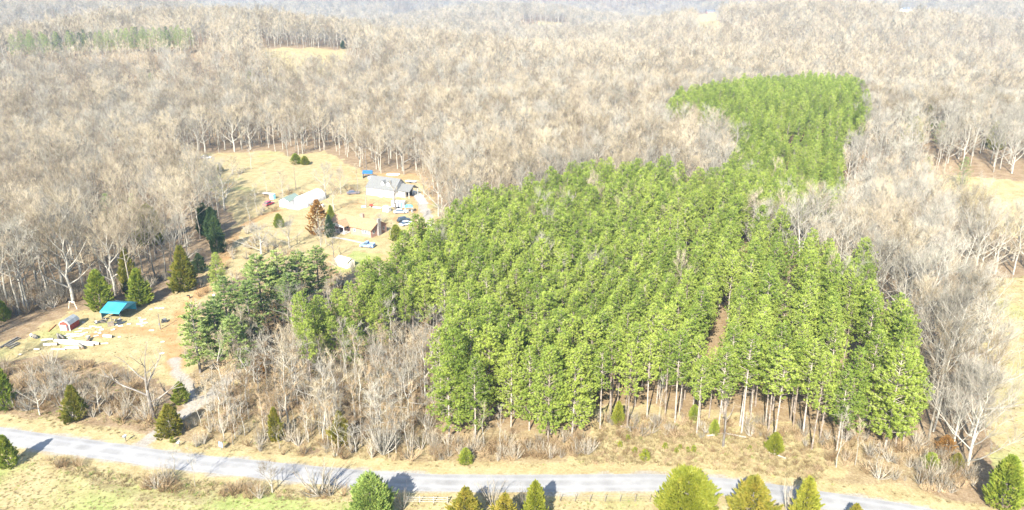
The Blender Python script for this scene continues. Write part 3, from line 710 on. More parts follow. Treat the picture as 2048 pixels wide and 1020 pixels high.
car('black sport utility vehicle parked on the dirt lawn right of the brick house', 808, 443.5, math.radians(35), 'black_paint', 'suv')
car('silver blue car parked just in front of the black vehicle', 813, 450, math.radians(38), 'car_silver')
car('white and blue pickup truck parked below the brick house half hidden by pines', 735, 494, math.radians(165), 'car_blue', 'pickup truck')
car('dark brown old car standing in upper pasture near the wood edge', 396, 318, math.radians(160), 'car_brown')
car('white car standing in upper pasture near the wood edge', 412, 317, math.radians(10), 'white_metal')
car('small pale blue car parked beside the twisted bare tree', 801, 426, math.radians(8), 'car_silver')
car('dark car parked beneath bare trees between hut and white house', 706, 388, math.radians(20), 'car_brown')

# ------------------------------------------------------------------ poles, fence, roadside items
def pole(label, px, py, top, mat, cat, lamp=False, arm=False, r=.13):
    p = at(px, py); h = height_to(p, top); t = thing('utility_pole' if not lamp else 'yard_lamp', label, cat, p)
    b = MB(); b.tube([(0, 0, 0), (0, 0, h)], [r, r*.7], 8); b.build('pole', mat, t)
    if lamp:
        b = MB(); b.box((.35, -.1, h-.1), (.8, .07, .07)); b.build('arm', 'wire', t); b = MB(); b.box((.75, -.1, h-.15), (.45, .3, .2)); b.build('lamp_head', 'white_metal', t)
    if arm:
        b = MB(); b.box((0, 0, h-.5), (1.5, .1, .12)); b.build('crossarm', 'old_wood', t)
        b = MB(); b.tube([(.25, 0, h-1.6), (.25, 0, h-.9)], [.2, .2], 8); b.build('transformer', 'wire', t)
    else:
        b = MB(); b.box((0, -.2, 1.4), (.3, .18, .45)); b.build('meter_box', 'wire', t)
    return t
pole('dark wooden pole standing alone in the yard beside orange dirt track', 321, 659, 627, 'old_wood', 'pole')
pole('pale yard lamp pole on the lawn before the white house', 732.5, 415, 383, 'pale_bark', 'lamp post', lamp=True, r=.16)
pole('tall pale utility pole beside the silver blue car', 825, 455, 415, 'pale_bark', 'pole', arm=True)
pole('thin pale pole beside teal canopy right of the camper', 818, 432, 410, 'pale_bark', 'pole', r=.09)

# split rail fence: posts and every rail are parts
a = at(812, 1005); b_ = at(895, 1006.5)
fn = thing('rail_fence', 'weathered split rail fence on the grass below the road', 'fence', a, math.atan2(b_.y-a.y, b_.x-a.x)); FL = (b_-a).length
npost = 4
for k in range(npost):
    b = MB(); b.box((k*FL/(npost-1), 0, .6), (.15, .15, 1.2)); b.build('post', 'rail_wood', fn)
for k in range(npost-1):
    for z in (.35, .72, 1.08):
        x0 = k*FL/(npost-1); b = MB(); b.tube([(x0-.1, -.1, z), (x0+FL/(npost-1)+.1, -.1, z+rnd.uniform(-.04, .04))], [.065, .055], 6); b.build('rail', 'rail_wood', fn)
a = at(1120, 1003); b_ = at(1300, 1004)
fn = thing('wire_fence', 'wire fence on thin posts below the road left of the big cedar', 'fence', a, math.atan2(b_.y-a.y, b_.x-a.x)); FL = (b_-a).length
for k in range(7):
    b = MB(); b.tube([(k*FL/6, 0, 0), (k*FL/6+.03, 0, 1.35)], [.07, .06], 6); b.build('post', 'old_wood', fn)
for z in (.3, .65, 1.0, 1.25):
    b = MB(); b.tube([(0, -.08, z), (FL/2, -.08, z-.03), (FL, -.08, z)], [.012]*3, 3); b.build('wire', 'wire', fn)
simple('mailbox', 'white mailbox on a short post beside the road left of driveway', 'mailbox', at(252, 883), -.3, [('post', 'old_wood', (0, 0, .5), (.12, .12, 1.0)), ('box', 'white_metal', (0, -.1, 1.12), (.34, .6, .34)), ('door', 'wire', (0, -.42, 1.12), (.3, .04, .3))])
simple('newspaper_box', 'small white tube box near the gravel driveway mouth', 'box', at(359, 893), -.2, [('post', 'old_wood', (0, 0, .4), (.1, .1, .8)), ('tube', 'white_metal', (0, -.1, .92), (.28, .5, .26))])
simple('blue_sign', 'small blue sign on a post among roadside saplings', 'sign', at(443, 901), -.35, [('post', 'wire', (0, .03, .7), (.06, .06, 1.4)), ('board', 'car_blue', (0, -.02, 1.2), (.75, .05, .95))])
simple('trash_barrel', 'dark barrel beside dirt track near bronze cedar', 'barrel', at(377, 597.5), 0, [('body', 'rust', (0, 0, .42), (.6, .6, .85)), ('rim', 'black_paint', (0, 0, .86), (.66, .66, .06))])
simple('pump_engine', 'small dark pump engine on ground right of the lone pole', 'machine', at(329, 644), .4, [('body', 'black_paint', (0, 0, .45), (1.1, .7, .5)), ('tank', 'wire', (.1, 0, .8), (.6, .4, .25)), ('wheel', 'rubber', (-.4, -.42, .25), (.5, .14, .5)), ('wheel', 'rubber', (.4, -.42, .25), (.5, .14, .5))])
simple('red_post_box', 'rust red post with white box beside track near white pines', 'post', at(425, 593), .1, [('post', 'rust', (0, 0, .9), (.14, .14, 1.8)), ('box', 'white_metal', (.4, 0, .3), (.55, .5, .55))])
simple('swing_frame', 'yellow timber swing frame at the wood edge behind red barn', 'frame', at(146, 617.5), -.2, [('leg', 'cream_wall', (-.9, 0, .9), (.1, .1, 2.0), .3), ('leg', 'cream_wall', (.9, 0, .9), (.1, .1, 2.0), -.3), ('bar', 'cream_wall', (0, 0, 1.85), (1.5, .1, .1))])

# garden wall path and walk: parts of the setting
def strip_path(name, pts, w, mat, label, z=.04):
    pl = smooth_line(resample(wpoly(pts), 1.2), 4); b = MB(); tg = np.gradient(pl, axis=0); tg /= np.linalg.norm(tg, axis=1)[:, None]
    for p, t in zip(pl, tg):
        for s in (-1, 1): b.v.append((p[0]-t[1]*s*w/2, p[1]+t[0]*s*w/2, float(hgt(p[0], p[1]))+z))
    for i in range(len(pl)-1): b.f.append((i*2, i*2+2, i*2+3, i*2+1)); b.m.append(0)
    o = b.build(name, mat); tag(o, label, None, None, 'structure'); return o
strip_path('path', [(660, 474), (690, 478), (720, 485), (742, 490)], 1.1, 'concrete', 'pale concrete garden path in front of the brick house')
strip_path('driveway', [(848, 408), (836, 390), (825, 383), (806, 380)], 3.4, 'concrete', 'pale concrete driveway beside the white house')

# ------------------------------------------------------------------ logs, pipes and boards in the yard
def log(label, px, py, qx, qy, r, mat='white_log', endm='shaded_log_end', hollow=True, lift=0.0, name='pale_log', cat='log', group='pale logs scattered in the yard'):
    a = at(px, py); b = at(qx, qy); d = b-a; t = thing(name, label, cat, (a.x, a.y, a.z+lift), math.atan2(d.y, d.x), group); L_ = d.length
    m = MB(); m.tube([(0, 0, r), (L_*.33, rnd.uniform(-.04, .04), r), (L_*.66, rnd.uniform(-.04, .04), r), (L_, 0, r)], [r, r*.97, r*.94, r*.9], 12); m.build('trunk', mat, t, False)
    for x, k in ((-.012, 1.0), (L_+.012, .9)):
        e = MB(); e.tube([(x-.012, 0, r), (x+.012, 0, r)], [r*.84*k]*2, 12); e.build('cut_end', endm, t)
        for c in t.children[-1:]: pass
    return t
for a in (('longest thick white log in the middle of the yard', 110, 684, 199, 690, .36), ('thick white log lying against near side of the longest log', 140, 690, 188, 692, .3),
          ('short thick white log at left end of the log group', 88, 692, 115, 691, .33), ('slim white log between the longest log and the short thick one', 118, 688, 150, 690, .22),
          ('white log lying alone behind the long log group', 83, 682, 107, 680, .24), ('white log nearest the road in yard centre', 104, 700, 131, 700, .2),
          ('white log end to end with the log nearest the road', 131, 697, 159, 697, .2), ('short white log far left of the log group', 69, 700, 80, 700, .2),
          ('white log alone right of the log group', 208, 674, 225, 676, .36), ('thin short white log lying beyond right end of longest log', 200, 688.5, 217, 687.5, .13),
          ('grey white log angled away in front of the red barn door', 139, 679, 150, 683, .18)):
    log(*a)
for a in (('shaded grey log standing out steeply behind the long logs', 115.5, 672, 118.5, 682.5, .24), ('shaded grey log crossing beside the steep one behind long logs', 119, 673, 128, 680.5, .22),
          ('dark grey log sticking out over far side of longest log', 179, 678, 175.5, 685, .28), ('dark grey log leaning out over near side of log group', 157.5, 690.5, 167, 700, .26)):
    log(*a, mat='grey_log', lift=.25)
for i, a in enumerate((('long dark pole at left yard edge, farthest of its row', 0, 697, 35, 676, .2), ('grey pole second from the wood in left row', 10, 694, 41, 677, .16), ('grey pole lying third in the left row', 15, 695, 36, 686, .19),
          ('short pale pole nearest road in the left row', 20, 698, 39, 688, .17))):
    log(*a, mat='grey_log', group='grey poles laid at the left yard edge', name='grey_pole', cat='pole')
log('long rusty beam lying on grass left of the red barn', 97, 664, 112, 650, .12, mat='rust', group=None, name='rusty_beam', cat='beam')
for i, (lab, x, y) in enumerate((('pale culvert pipe section left of its two darker neighbours', 63, 673), ('dark pipe section in middle of the three short pipes', 68, 675), ('dark pipe section at right of the three short pipes', 71.5, 676))):
    log(lab, x, y-1.2, x+1.6, y+2.2, .33, mat='white_log' if i == 0 else 'grey_log', endm='dark_inside', group='short pipe sections in the yard', name='pipe_section', cat='pipe')
boards = [(133, 671, 1.9, .5, .5), (139, 668, 2.0, .6, .3), (146, 670, 1.6, .8, .6), (152, 668, 1.8, .5, .4), (141, 674, 2.2, .8, .35), (147, 673, 1.8, .7, .5), (153, 672, 1.7, .7, .3), (160, 672, 1.5, .6, .6), (165, 668, 1.4, .8, .2), (170, 666, 1.8, .4, .5),
          (157, 663, 2.4, .35, .2), (163, 657.5, 1.8, .7, -.1), (175, 657, 2.6, .3, .2), (186, 653, 2.8, .3, -.1), (197, 655, 2.2, .3, 0), (203, 659.5, 1.4, 1.0, .3), (226, 659.5, 1.3, .8, .4), (199, 666, 1.5, .9, -.8), (191, 665, .8, .7, .2), (176, 673, 1.3, .9, .5),
          (192, 672, 1.6, .6, .7), (223, 647, 1.3, 1.0, .3), (230, 650, 2.0, 1.1, .4), (241, 652, 1.5, 1.0, .5), (246, 645, 1.2, .9, .3), (258, 648, 1.3, .8, .2), (279, 636, .9, .6, .4), (283, 640, 1.2, .7, .2), (290, 639, .8, .6, .4), (283, 643, 1.2, .5, .1),
          (279, 648, 1.9, 1.2, .4), (290, 646, 1.6, .6, .2), (284, 652, .8, .6, .6), (302, 619, 1.0, .6, .4), (318, 617, 1.4, .7, .3), (326, 616, 1.1, .8, -.3), (312, 616, .9, .7, .9), (303, 661, 1.6, .8, .2), (325, 684, 1.2, .5, .3), (324, 707, 1.4, .7, .2), (239, 674, 1.0, .6, .5), (40, 709, 1.0, .5, .2), (167, 645, .9, .7, .3)]
for i, (x, y, l, w_, a) in enumerate(boards):
    p = at(x, y); zone = ('between the red barn and the long logs' if x < 178 else 'in front of the blue carport' if x < 262 else 'on grass right of the blue carport')
    t = thing('scrap_board', ('long narrow' if l > 3*w_ else 'broad') + ' weathered white board lying '+zone, 'board', (p.x, p.y, p.z+.02), a, 'white scrap boards '+zone)
    b = MB(); b.box((0, 0, .04), (l*.68, w_*.66, .06), ry=rnd.uniform(-.06, .06)); b.build('board', 'old_board', t)
    b = MB(); b.box((rnd.uniform(-.2, .2)*l, rnd.uniform(-.2, .2)*w_, .11), (l*.4, w_*.35, .05), rz=rnd.uniform(-.5, .5)); b.build('batten', 'old_board', t)
for i, (lab, x, y, s) in enumerate((('tangled dark scrap heap under front edge of blue carport', 207, 643, 1.0), ('small dark scrap heap left of the blue carport', 197, 646, .7), ('brown scrap heap below right front post of carport', 232, 642, .8))):
    t = thing('scrap_heap', lab, 'heap', at(x, y), rnd.random()*3)
    for k in range(9):
        b = MB(); b.box((rnd.uniform(-1, 1)*s*1.3, rnd.uniform(-.6, .6)*s, rnd.uniform(.15, .6)*s), (rnd.uniform(.5, 1.6)*s, rnd.uniform(.1, .4), rnd.uniform(.06, .3)), rz=rnd.uniform(0, 3), ry=rnd.uniform(-.6, .6)); b.build('plank', rnd.choice(['old_wood', 'black_paint', 'old_board', 'grey_log']), t)
for lab, x0, y0, x1, y1, r, mt in (('pale fallen trunk lying on dry grass before pine trunks', 1240, 854, 1292, 859, .16, 'pale_bark'), ('pale fallen trunk lying on grass left of the leaning snag', 1412, 874, 1452, 867, .17, 'pale_bark'),
                         ('pale fallen trunk reaching right from the leaning snag', 1450, 868, 1492, 876, .15, 'pale_bark'), ('white fallen limb on the bank left of yellow cedar', 1538, 905, 1572, 918, .12, 'pale_bark')):
    log(lab, x0, y0, x1, y1, r, mat=mt, group='fallen trunks along the pine edge', name='fallen_trunk', cat='log')

# far buildings
def far_house(label, px, py, L_, W_, hw, hr, rz, wall='white_paint', roof='steel_roof', cat='house'):
    t = thing('house', label, cat, at(px, py), rz, None); w = MB(); gable_walls(w, 0, L_, 0, W_, hw, hr); w.build('wall', wall, t)
    r = MB(); gable_roof(r, 0, L_, 0, W_, hw, hr, .6, .3); r.build('roof', roof, t)
    for k in range(4): window(t, L_*(k+.5)/4, 0, hw*.55, 1.4, 1.5)
far_house('far white farmhouse by a pale strip of field at upper left', 378, 38.5, 24, 12, 5, 9, 0)
far_house('far cream house among evergreens at upper right', 1806, 24, 26, 14, 6, 11, .2, 'cream_wall', 'grey_shingle')
far_house('far low white farm building on the right wooded slope', 1972, 104, 20, 8, 3, 5, .1)
far_house('far brick red house above the small field at top', 1414, 27, 22, 12, 5, 9, .1, 'brick_wall', 'grey_shingle')
far_house('tiny far white house at top edge left of centre', 233, 8, 26, 14, 6, 11, .2)
# ------------------------------------------------------------------ tree builders (unit trees at real size; each is a trunk mesh and a crown mesh)
def rv(r): return Vector((r.gauss(0, 1), r.gauss(0, 1), r.gauss(0, 1))).normalized()

FACE = [None]
def blade(mb, p, d, L, w, r, m=0):
    """one leaf-sized pointed face, turned mostly outward from the crown when FACE gives its axis"""
    s = d.cross(rv(r)*.55+Vector((p.x, p.y, .0)).normalized()*.8+Vector((0, 0, .75))) if FACE[0] else d.cross(rv(r))
    if s.length < 1e-4: s = d.orthogonal()
    s.normalize(); a = p-s*w*.5; b = p+s*w*.5; c = p+d*L
    i = len(mb.v); mb.v += [tuple(a), tuple(b), tuple(c)]; mb.f.append((i, i+1, i+2)); mb.m.append(m)

def twig(mb, p, q, w, r, m=0):
    d = q-p; s = d.cross(rv(r))
    if s.length < 1e-6: return
    s.normalize(); i = len(mb.v)
    mb.v += [tuple(p-s*w*.5), tuple(p+s*w*.5), tuple(q)]; mb.f.append((i, i+1, i+2)); mb.m.append(m)

def tuft(mb, p, d, n, L, w, r, spread=.9, m=0):
    for _ in range(n):
        e = (d+rv(r)*spread).normalized(); blade(mb, p+rv(r)*L*.15, e, L*r.uniform(.7, 1.2), w, r, m)

FACE[0] = True
def make_pine(seed, H=17.0, base=.42, R=2.3, dens=1.0, nb=15):
    r = random.Random(seed); t = MB(); c = MB()
    lean = Vector((r.uniform(-.25, .25), r.uniform(-.25, .25), 0))
    ax = lambda z: Vector((lean.x*math.sin(z/H*2), lean.y*math.sin(z/H*2.4), z))
    zs = [0, .15*H, .35*H, .55*H, .75*H, .92*H]
    t.tube([ax(z) for z in zs], [.17, .14, .12, .095, .06, .02], 7)
    zb = base*H
    for k in range(7):                                   # dead stubs below the crown
        z = r.uniform(.18, base)*H; a = r.random()*6.28; p = ax(z); q = p+Vector((math.cos(a), math.sin(a), r.uniform(-.2, .3)))*r.uniform(.5, 1.4)
        t.tube([p, q], [.025, .01], 3, caps=False)
    z = zb
    while z < H*.985:
        f = (z-zb)/(H-zb); prof = (0.6+.4*min(1, f/.22))*(1-.9*max(0, (f-.3)/.7)**1.5)
        nbr = r.choice((3, 4, 4, 5))
        a0 = r.random()*6.28
        for b in range(nbr):
            if r.random() < .1: continue
            a = a0+6.283*b/nbr+r.uniform(-.4, .4); L = R*prof*r.uniform(.65, 1.2)+.15
            up = .15+.75*f+r.uniform(-.1, .2); d = Vector((math.cos(a), math.sin(a), up)).normalized()
            p = ax(z); end = p+d*L; t.tube([p, p+d*L*.9], [.035, .012], 3, caps=False)
            nt = max(3, int(L*4.0*dens))
            for k in range(nt):
                s = 1-(k/nt)*.72; q = p+d*L*s+rv(r)*.34*(1 if k else .3)
                tuft(c, q, (d+Vector((0, 0, .5))).normalized(), nb, .36, .09, r, .8)
        z += r.uniform(.34, .55)
    tuft(c, ax(H*.98), Vector((0, 0, 1)), 14, .45, .13, r, .6)
    return t, c

def make_white_pine(seed, H=17.0, R=3.7):
    r = random.Random(seed); t = MB(); c = MB()
    t.tube([(0, 0, 0), (.05, 0, H*.3), (0, .08, H*.6), (0, 0, H*.97)], [.26, .2, .13, .03], 8)
    z = H*.16
    while z < H*.97:
        f = (z/H-.16)/.84; L0 = R*(.8+.35*min(1, f/.25))*(1-max(0, (f-.15)/.85)**1.7)+.3
        n = r.choice((4, 5, 5, 6)); a0 = r.random()*6.28
        for b in range(n):
            if r.random() < .12: continue
            a = a0+6.283*b/n+r.uniform(-.35, .35); L = L0*r.uniform(.65, 1.15)
            d = Vector((math.cos(a), math.sin(a), .12+.35*f+r.uniform(-.08, .1))).normalized(); p = Vector((0, 0, z)); side = d.cross(Vector((0, 0, 1))).normalized()
            t.tube([p, p+d*L*.5, p+d*L*.92+Vector((0, 0, .08*L))], [.05, .035, .012], 4, caps=False)
            nt = int(L*10.0)
            for k in range(nt):
                s = r.uniform(.28, 1.0); q = p+d*L*s+side*r.gauss(0, .36)*(1.25-s*.6)+Vector((0, 0, .08*L*s+r.gauss(0, .09)))
                tuft(c, q, (d*.8+side*r.uniform(-.6, .6)+Vector((0, 0, .35))).normalized(), 9, .44, .13, r, .6)
        z += r.uniform(.75, 1.1)
    return t, c

def make_cedar(seed, H=6.0, R=2.0, n=1500, shape='cone', L=.30, w=.085, nb=10, fuzz=.22):
    """dense evergreen: tufts over a lumpy ovoid, thicker near the outside"""
    r = random.Random(seed); t = MB(); c = MB()
    t.tube([(0, 0, 0), (0, 0, H*.5), (0, 0, H*.9)], [.16*H/6, .1*H/6, .03], 7)
    lobes = [(r.random()*6.28, r.uniform(.05, .95), r.uniform(-.38, .38)) for _ in range(34)]
    def shape_at(f, a):
        if shape == 'cone': prof = (1-f)**.72*(.55+.45*min(1, f/.12))+.03
        elif shape == 'round': prof = math.sqrt(max(0, 1-((f-.42)/.6)**2))*.98+.02
        else: prof = (1-f**1.9)**.8*(.72+.28*min(1, f/.18))+.05
        bump = 1.0
        for la, lf, lm in lobes:
            da = abs((a-la+math.pi) % (2*math.pi)-math.pi); bump += lm*math.exp(-(da/.38)**2-((f-lf)/.1)**2)
        return R*prof*bump
    per = 9
    for k in range(int(n*.75)):                           # inner body, a little inside the outline
        f = r.random()**(1.2 if shape == 'cone' else .95); a = r.random()*6.283; rad = shape_at(f, a)*(.86-abs(r.gauss(0, .16)))
        tuft(c, Vector((math.cos(a)*rad, math.sin(a)*rad, H*(.03+.93*f))), Vector((math.cos(a), math.sin(a), .8)).normalized(), nb-2, L*1.15, w*1.25, r, .6)
    for k in range(int(n*1.15/per)):                       # plume-like sprays from inside to the outline, tips rising
        f = r.random()**(1.2 if shape == 'cone' else 1.0); a = r.random()*6.283
        rad = shape_at(f, a)*(1+r.gauss(0, fuzz*.45)); up = r.uniform(.5, 1.5)
        tip = Vector((math.cos(a)*rad, math.sin(a)*rad, H*(.04+.92*f)+r.uniform(0, .05)*H)); d = Vector((math.cos(a), math.sin(a), up)).normalized()
        Ls = (.13+.15*r.random())*(R+H*.25)
        for j in range(per):
            u = j/per; q = tip-d*Ls*u+rv(r)*(.04+.2*u)*Ls*.5
            tuft(c, q, d, nb, L*(.8+.4*u), w, r, .32+.4*u)
    for k in range(14):
        z = r.uniform(.1, .8)*H; a = r.random()*6.28; L2 = R*(1-z/H)*.9; t.tube([(0, 0, z), (math.cos(a)*L2, math.sin(a)*L2, z+.3*L2)], [.04, .012], 3, caps=False)
    return t, c

def make_bare(seed, H=18.0, spread=.5, first=.38, nlimb=11, nsub=6, ntw=6, tw=.032, trunk_r=.2, lw=1.0, twl=1.25, curve=.25, fork=False, fine=2):
    """leafless hardwood: curved trunk, rising limbs, branches, and sprays of fine twigs"""
    r = random.Random(seed); t = MB(); c = MB()
    wob = [Vector((r.gauss(0, .02)*H, r.gauss(0, .02)*H, 0)) for _ in range(6)]
    zs = [0, .2, .4, .6, .8, .96]
    pts = [Vector((0, 0, 0))]+[Vector((0, 0, z*H))+wob[k]*z*1.4 for k, z in enumerate(zs[1:])]
    rad = [trunk_r*1.25, trunk_r, trunk_r*.82, trunk_r*.58, trunk_r*.32, .02]
    t.tube(pts, rad, 7)
    def on(f):
        for k in range(5):
            if f <= zs[k+1]: u = (f-zs[k])/(zs[k+1]-zs[k]); return pts[k].lerp(pts[k+1], u), rad[k]+(rad[k+1]-rad[k])*u
        return pts[-1], rad[-1]
    def spray(p, d, n, L, m=0):
        for _ in range(n):
            e = (d*1.1+rv(r)*.75+Vector((0, 0, .25))).normalized(); l = L*r.uniform(.5, 1.2); q = p+e*l
            twig(c, p, q, tw, r)
            for _ in range(fine):
                g = (e+rv(r)*.7+Vector((0, 0, .15))).normalized(); s = p+e*l*r.uniform(.3, .95); twig(c, s, s+g*l*r.uniform(.35, .7), tw*.75, r)
    ga = r.random()*6.28
    for i in range(nlimb):
        f = first+(.93-first)*(i/max(1, nlimb-1))**.9+r.uniform(-.02, .02); p, pr = on(f); ga += 2.4+r.uniform(-.5, .5)
        rel = (f-first)/(1-first); el = math.radians(28+30*rel+r.uniform(-10, 14))
        L = H*spread*(1-.62*rel)*r.uniform(.7, 1.15); d = Vector((math.cos(ga)*math.cos(el), math.sin(ga)*math.cos(el), math.sin(el)))
        lp = [p]; cur = p; dd = d.copy()
        for k in range(4):
            dd = (dd+Vector((0, 0, curve))*.4+rv(r)*.16).normalized(); cur = cur+dd*L/4; lp.append(cur)
        lr = min(pr*.75, .035*L*.55+.02)*lw
        t.tube(lp, [lr, lr*.8, lr*.58, lr*.36, .015], 5, caps=False)
        for s in range(nsub):
            u = r.uniform(.22, 1.0); k = min(3, int(u*4)); b = lp[k].lerp(lp[k+1], u*4-k); bd = (lp[k+1]-lp[k]).normalized()
            e = (bd+rv(r)*.8+Vector((0, 0, .3))).normalized(); bl = L*.42*(1.15-u*.6)*r.uniform(.6, 1.2)+.4
            q1 = b+e*bl*.5; e2 = (e+rv(r)*.3+Vector((0, 0, .15))).normalized(); q2 = q1+e2*bl*.5
            br = max(.014, lr*.32); c.tube([b, q1, q2], [br, br*.7, .012], 3, caps=False)
            for k2 in range(3): spray(b.lerp(q1, .6) if k2 == 0 else q1 if k2 == 1 else q2, e if k2 == 0 else e2, max(1, ntw//3), twl)
        spray(lp[-1], dd, ntw//2, twl)
    spray(pts[-1], Vector((0, 0, 1)), ntw, twl)
    return t, c

def make_shrub(seed, H=2.2, R=1.4, stems=16, tw=.028, ntw=5):
    """many-stemmed leafless shrub or spreading tree"""
    r = random.Random(seed); t = MB(); c = MB()
    for s in range(stems):
        a = r.random()*6.28; o = r.random()**.6; tip = Vector((math.cos(a)*R*o, math.sin(a)*R*o, H*(1-.35*o*o)*r.uniform(.75, 1.1)))
        b = Vector((math.cos(a)*.08*R, math.sin(a)*.08*R, 0)); m = b.lerp(tip, .5)+Vector((0, 0, -.06*H))*o+rv(r)*.04*H
        t.tube([b, m, tip], [.016*H+.008, .010*H+.006, .008], 4, caps=False)
        for k in range(ntw):
            u = r.uniform(.3, 1); p = (b.lerp(m, u*2) if u < .5 else m.lerp(tip, u*2-1)); d = (tip-b).normalized()
            e = (d+rv(r)*.65+Vector((0, 0, .1))).normalized(); L = H*r.uniform(.16, .36); q = p+e*L; twig(c, p, q, tw, r)
            for _ in range(3):
                g = (e+rv(r)*.7).normalized(); x = p+e*L*r.uniform(.3, .95); twig(c, x, x+g*L*r.uniform(.35, .75), tw*.75, r)
    return t, c

def make_tussock(seed, h=.5, n=22, R=.35):
    r = random.Random(seed); c = MB()
    for _ in range(n):
        a = r.random()*6.28; p = Vector((math.cos(a), math.sin(a), 0))*R*r.random(); d = Vector((math.cos(a)*.5+r.gauss(0, .25), math.sin(a)*.5+r.gauss(0, .25), 1)).normalized()
        blade(c, p, d, h*r.uniform(.5, 1.2), .07, r)
    return c

PROTO = {}
def proto(key, tc, tm, cm):
    t, c = tc; PROTO[key] = (t.mesh('trunk', [tm]), c.mesh('crown', [cm]), max(v[2] for v in c.v))
    j = MB(); j.v = t.v+c.v; n = len(t.v); j.f = t.f+[tuple(i+n for i in f) for f in c.f]; j.m = [0]*len(t.f)+[1]*len(c.f)
    PROTO[key+'_joined'] = j.mesh('whole_tree', [tm, cm])

for k in range(6): proto('pine%d' % k, make_pine(100+k, 17.0, (.46, .5, .43, .52, .48, .42)[k], (2.5, 2.25, 2.7, 2.2, 2.45, 2.8)[k]), 'pine_bark', 'pine_needles')
for k in range(2): proto('edgepine%d' % k, make_pine(140+k, 16.0, .16, 3.4, 1.1), 'pine_bark', 'pine_needles')
for k in range(2): proto('farpine%d' % k, make_pine(150+k, 15.0, .2, 3.2, .7, 8), 'pine_bark', 'cedar_dark' if k else 'white_pine_needles')
for k in range(3): proto('wpine%d' % k, make_white_pine(200+k), 'dark_bark', 'white_pine_needles')
for k in range(6): proto('bare%d' % k, make_bare(300+k, 18.0, (.36, .42, .32, .40, .46, .34)[k], (.40, .34, .46, .38, .30, .50)[k], 12, 7, 9, .032, .155), ('bare_bark', 'pale_bark', 'bare_bark', 'bare_bark', 'pale_bark', 'dark_bark')[k], ('twigs', 'grey_twigs', 'warm_twigs', 'twigs', 'grey_twigs', 'warm_twigs')[k])
for k in range(3): proto('wide%d' % k, make_bare(330+k, 15.0, .62, .2, 12, 9, 12, .03, .26, 1.0, 1.4, .35), 'pale_bark', ('pale_twigs', 'twigs', 'pale_twigs')[k])
for k in range(3): proto('slim%d' % k, make_bare(350+k, 12.0, .24, .36, 9, 4, 6, .035, .10, .8, .9, .4), ('pale_bark', 'bare_bark', 'pale_bark')[k], ('pale_twigs', 'brown_twigs', 'twigs')[k])
for k in range(4): proto('farbare%d' % k, make_bare(370+k, 18.0, (.40, .46, .36, .44)[k], .36, 8, 3, 6, .10, .22, 1.4, 2.3, .25, fine=1), 'bare_bark', ('twigs', 'warm_twigs', 'grey_twigs', 'twigs')[k])
for k in range(3): proto('brush%d' % k, make_shrub(390+k, 2.2, 1.5, 18), 'brown_twigs', 'brown_twigs')
for k in range(2): proto('greybrush%d' % k, make_shrub(395+k, 3.4, 2.0, 16), 'bare_bark', 'twigs')
proto('dead', make_bare(401, 15.0, .55, .28, 9, 4, 5, .03, .27, 1.15, .9, .1, fine=1), 'dark_bark', 'pale_twigs')
proto('snag', make_bare(402, 9.0, .45, .55, 4, 2, 2, .03, .28, 1.6, .5, .6, fine=0), 'dark_bark', 'twigs')
proto('spreading', make_shrub(405, 6.0, 4.4, 46, .035, 10), 'pale_bark', 'pale_twigs')
proto('multi', make_bare(406, 17.0, .72, .06, 20, 13, 12, .03, .22, .75, 1.7, .55), 'pale_bark', 'pale_twigs')
proto('oak', make_cedar(410, 10.0, 2.6, 700, 'oval', .42, .22, 5, .3), 'bare_bark', 'oak_leaves')
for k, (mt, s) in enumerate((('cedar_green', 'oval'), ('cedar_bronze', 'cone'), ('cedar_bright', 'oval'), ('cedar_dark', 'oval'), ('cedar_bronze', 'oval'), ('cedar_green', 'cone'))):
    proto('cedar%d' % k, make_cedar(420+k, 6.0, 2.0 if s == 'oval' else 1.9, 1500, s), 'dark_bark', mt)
proto('bigshrub', make_cedar(440, 7.0, 3.4, 4200, 'round', .30, .085, 9, .14), 'dark_bark', 'shrub_deep_green')
proto('bigcedar', make_cedar(441, 7.0, 3.4, 4200, 'round', .34, .075, 10, .12), 'dark_bark', 'cedar_bright')
proto('sapling', make_cedar(442, 1.6, .6, 90, 'cone', .3, .1, 6), 'dark_bark', 'cedar_bright')

def plant(key, name, label, cat, loc, sc=(1, 1), rz=None, group=None, split=True):
    tm, cm, h = PROTO[key]
    if rz is None: rz = rnd.random()*6.28
    if split:
        o = thing(name, label, cat, loc, rz, group); link('trunk', tm, o); link('crown', cm, o)
    else:
        o = link(name, PROTO[key+'_joined'], None, loc); o.rotation_euler = (0, 0, rz); tag(o, label, cat, group)
    o.scale = (sc[0], sc[0], sc[1]); return o

def by_photo(key, name, label, cat, bx, by, ty, wpx=None, group=None, wfac=None, split=True, rz=None):
    """plant with its foot at bx, by and its top reaching ty; wpx is the crown's width in the photograph"""
    p = at(bx, by); h = height_to(p, ty); sz = h/PROTO[key][2]; sx = sz
    if wpx:
        dep = p.y*math.cos(CAM_P)-(p.z+h*.5-CAM_H)*math.sin(CAM_P); cw = max(abs(v.co.x) for v in PROTO[key][1].vertices)*.92
        sx = wpx/2*dep/CAM_F/cw
    elif wfac: sx = sz*wfac
    BUSY.append((p.x, p.y, max(1.2, sx*1.2)))
    return plant(key, name, label, cat, p, (sx, sz), rz, group, split)
BUSY = [(-91.5, 166.0, 8.0), (-92.0, 158.0, 5.0)]

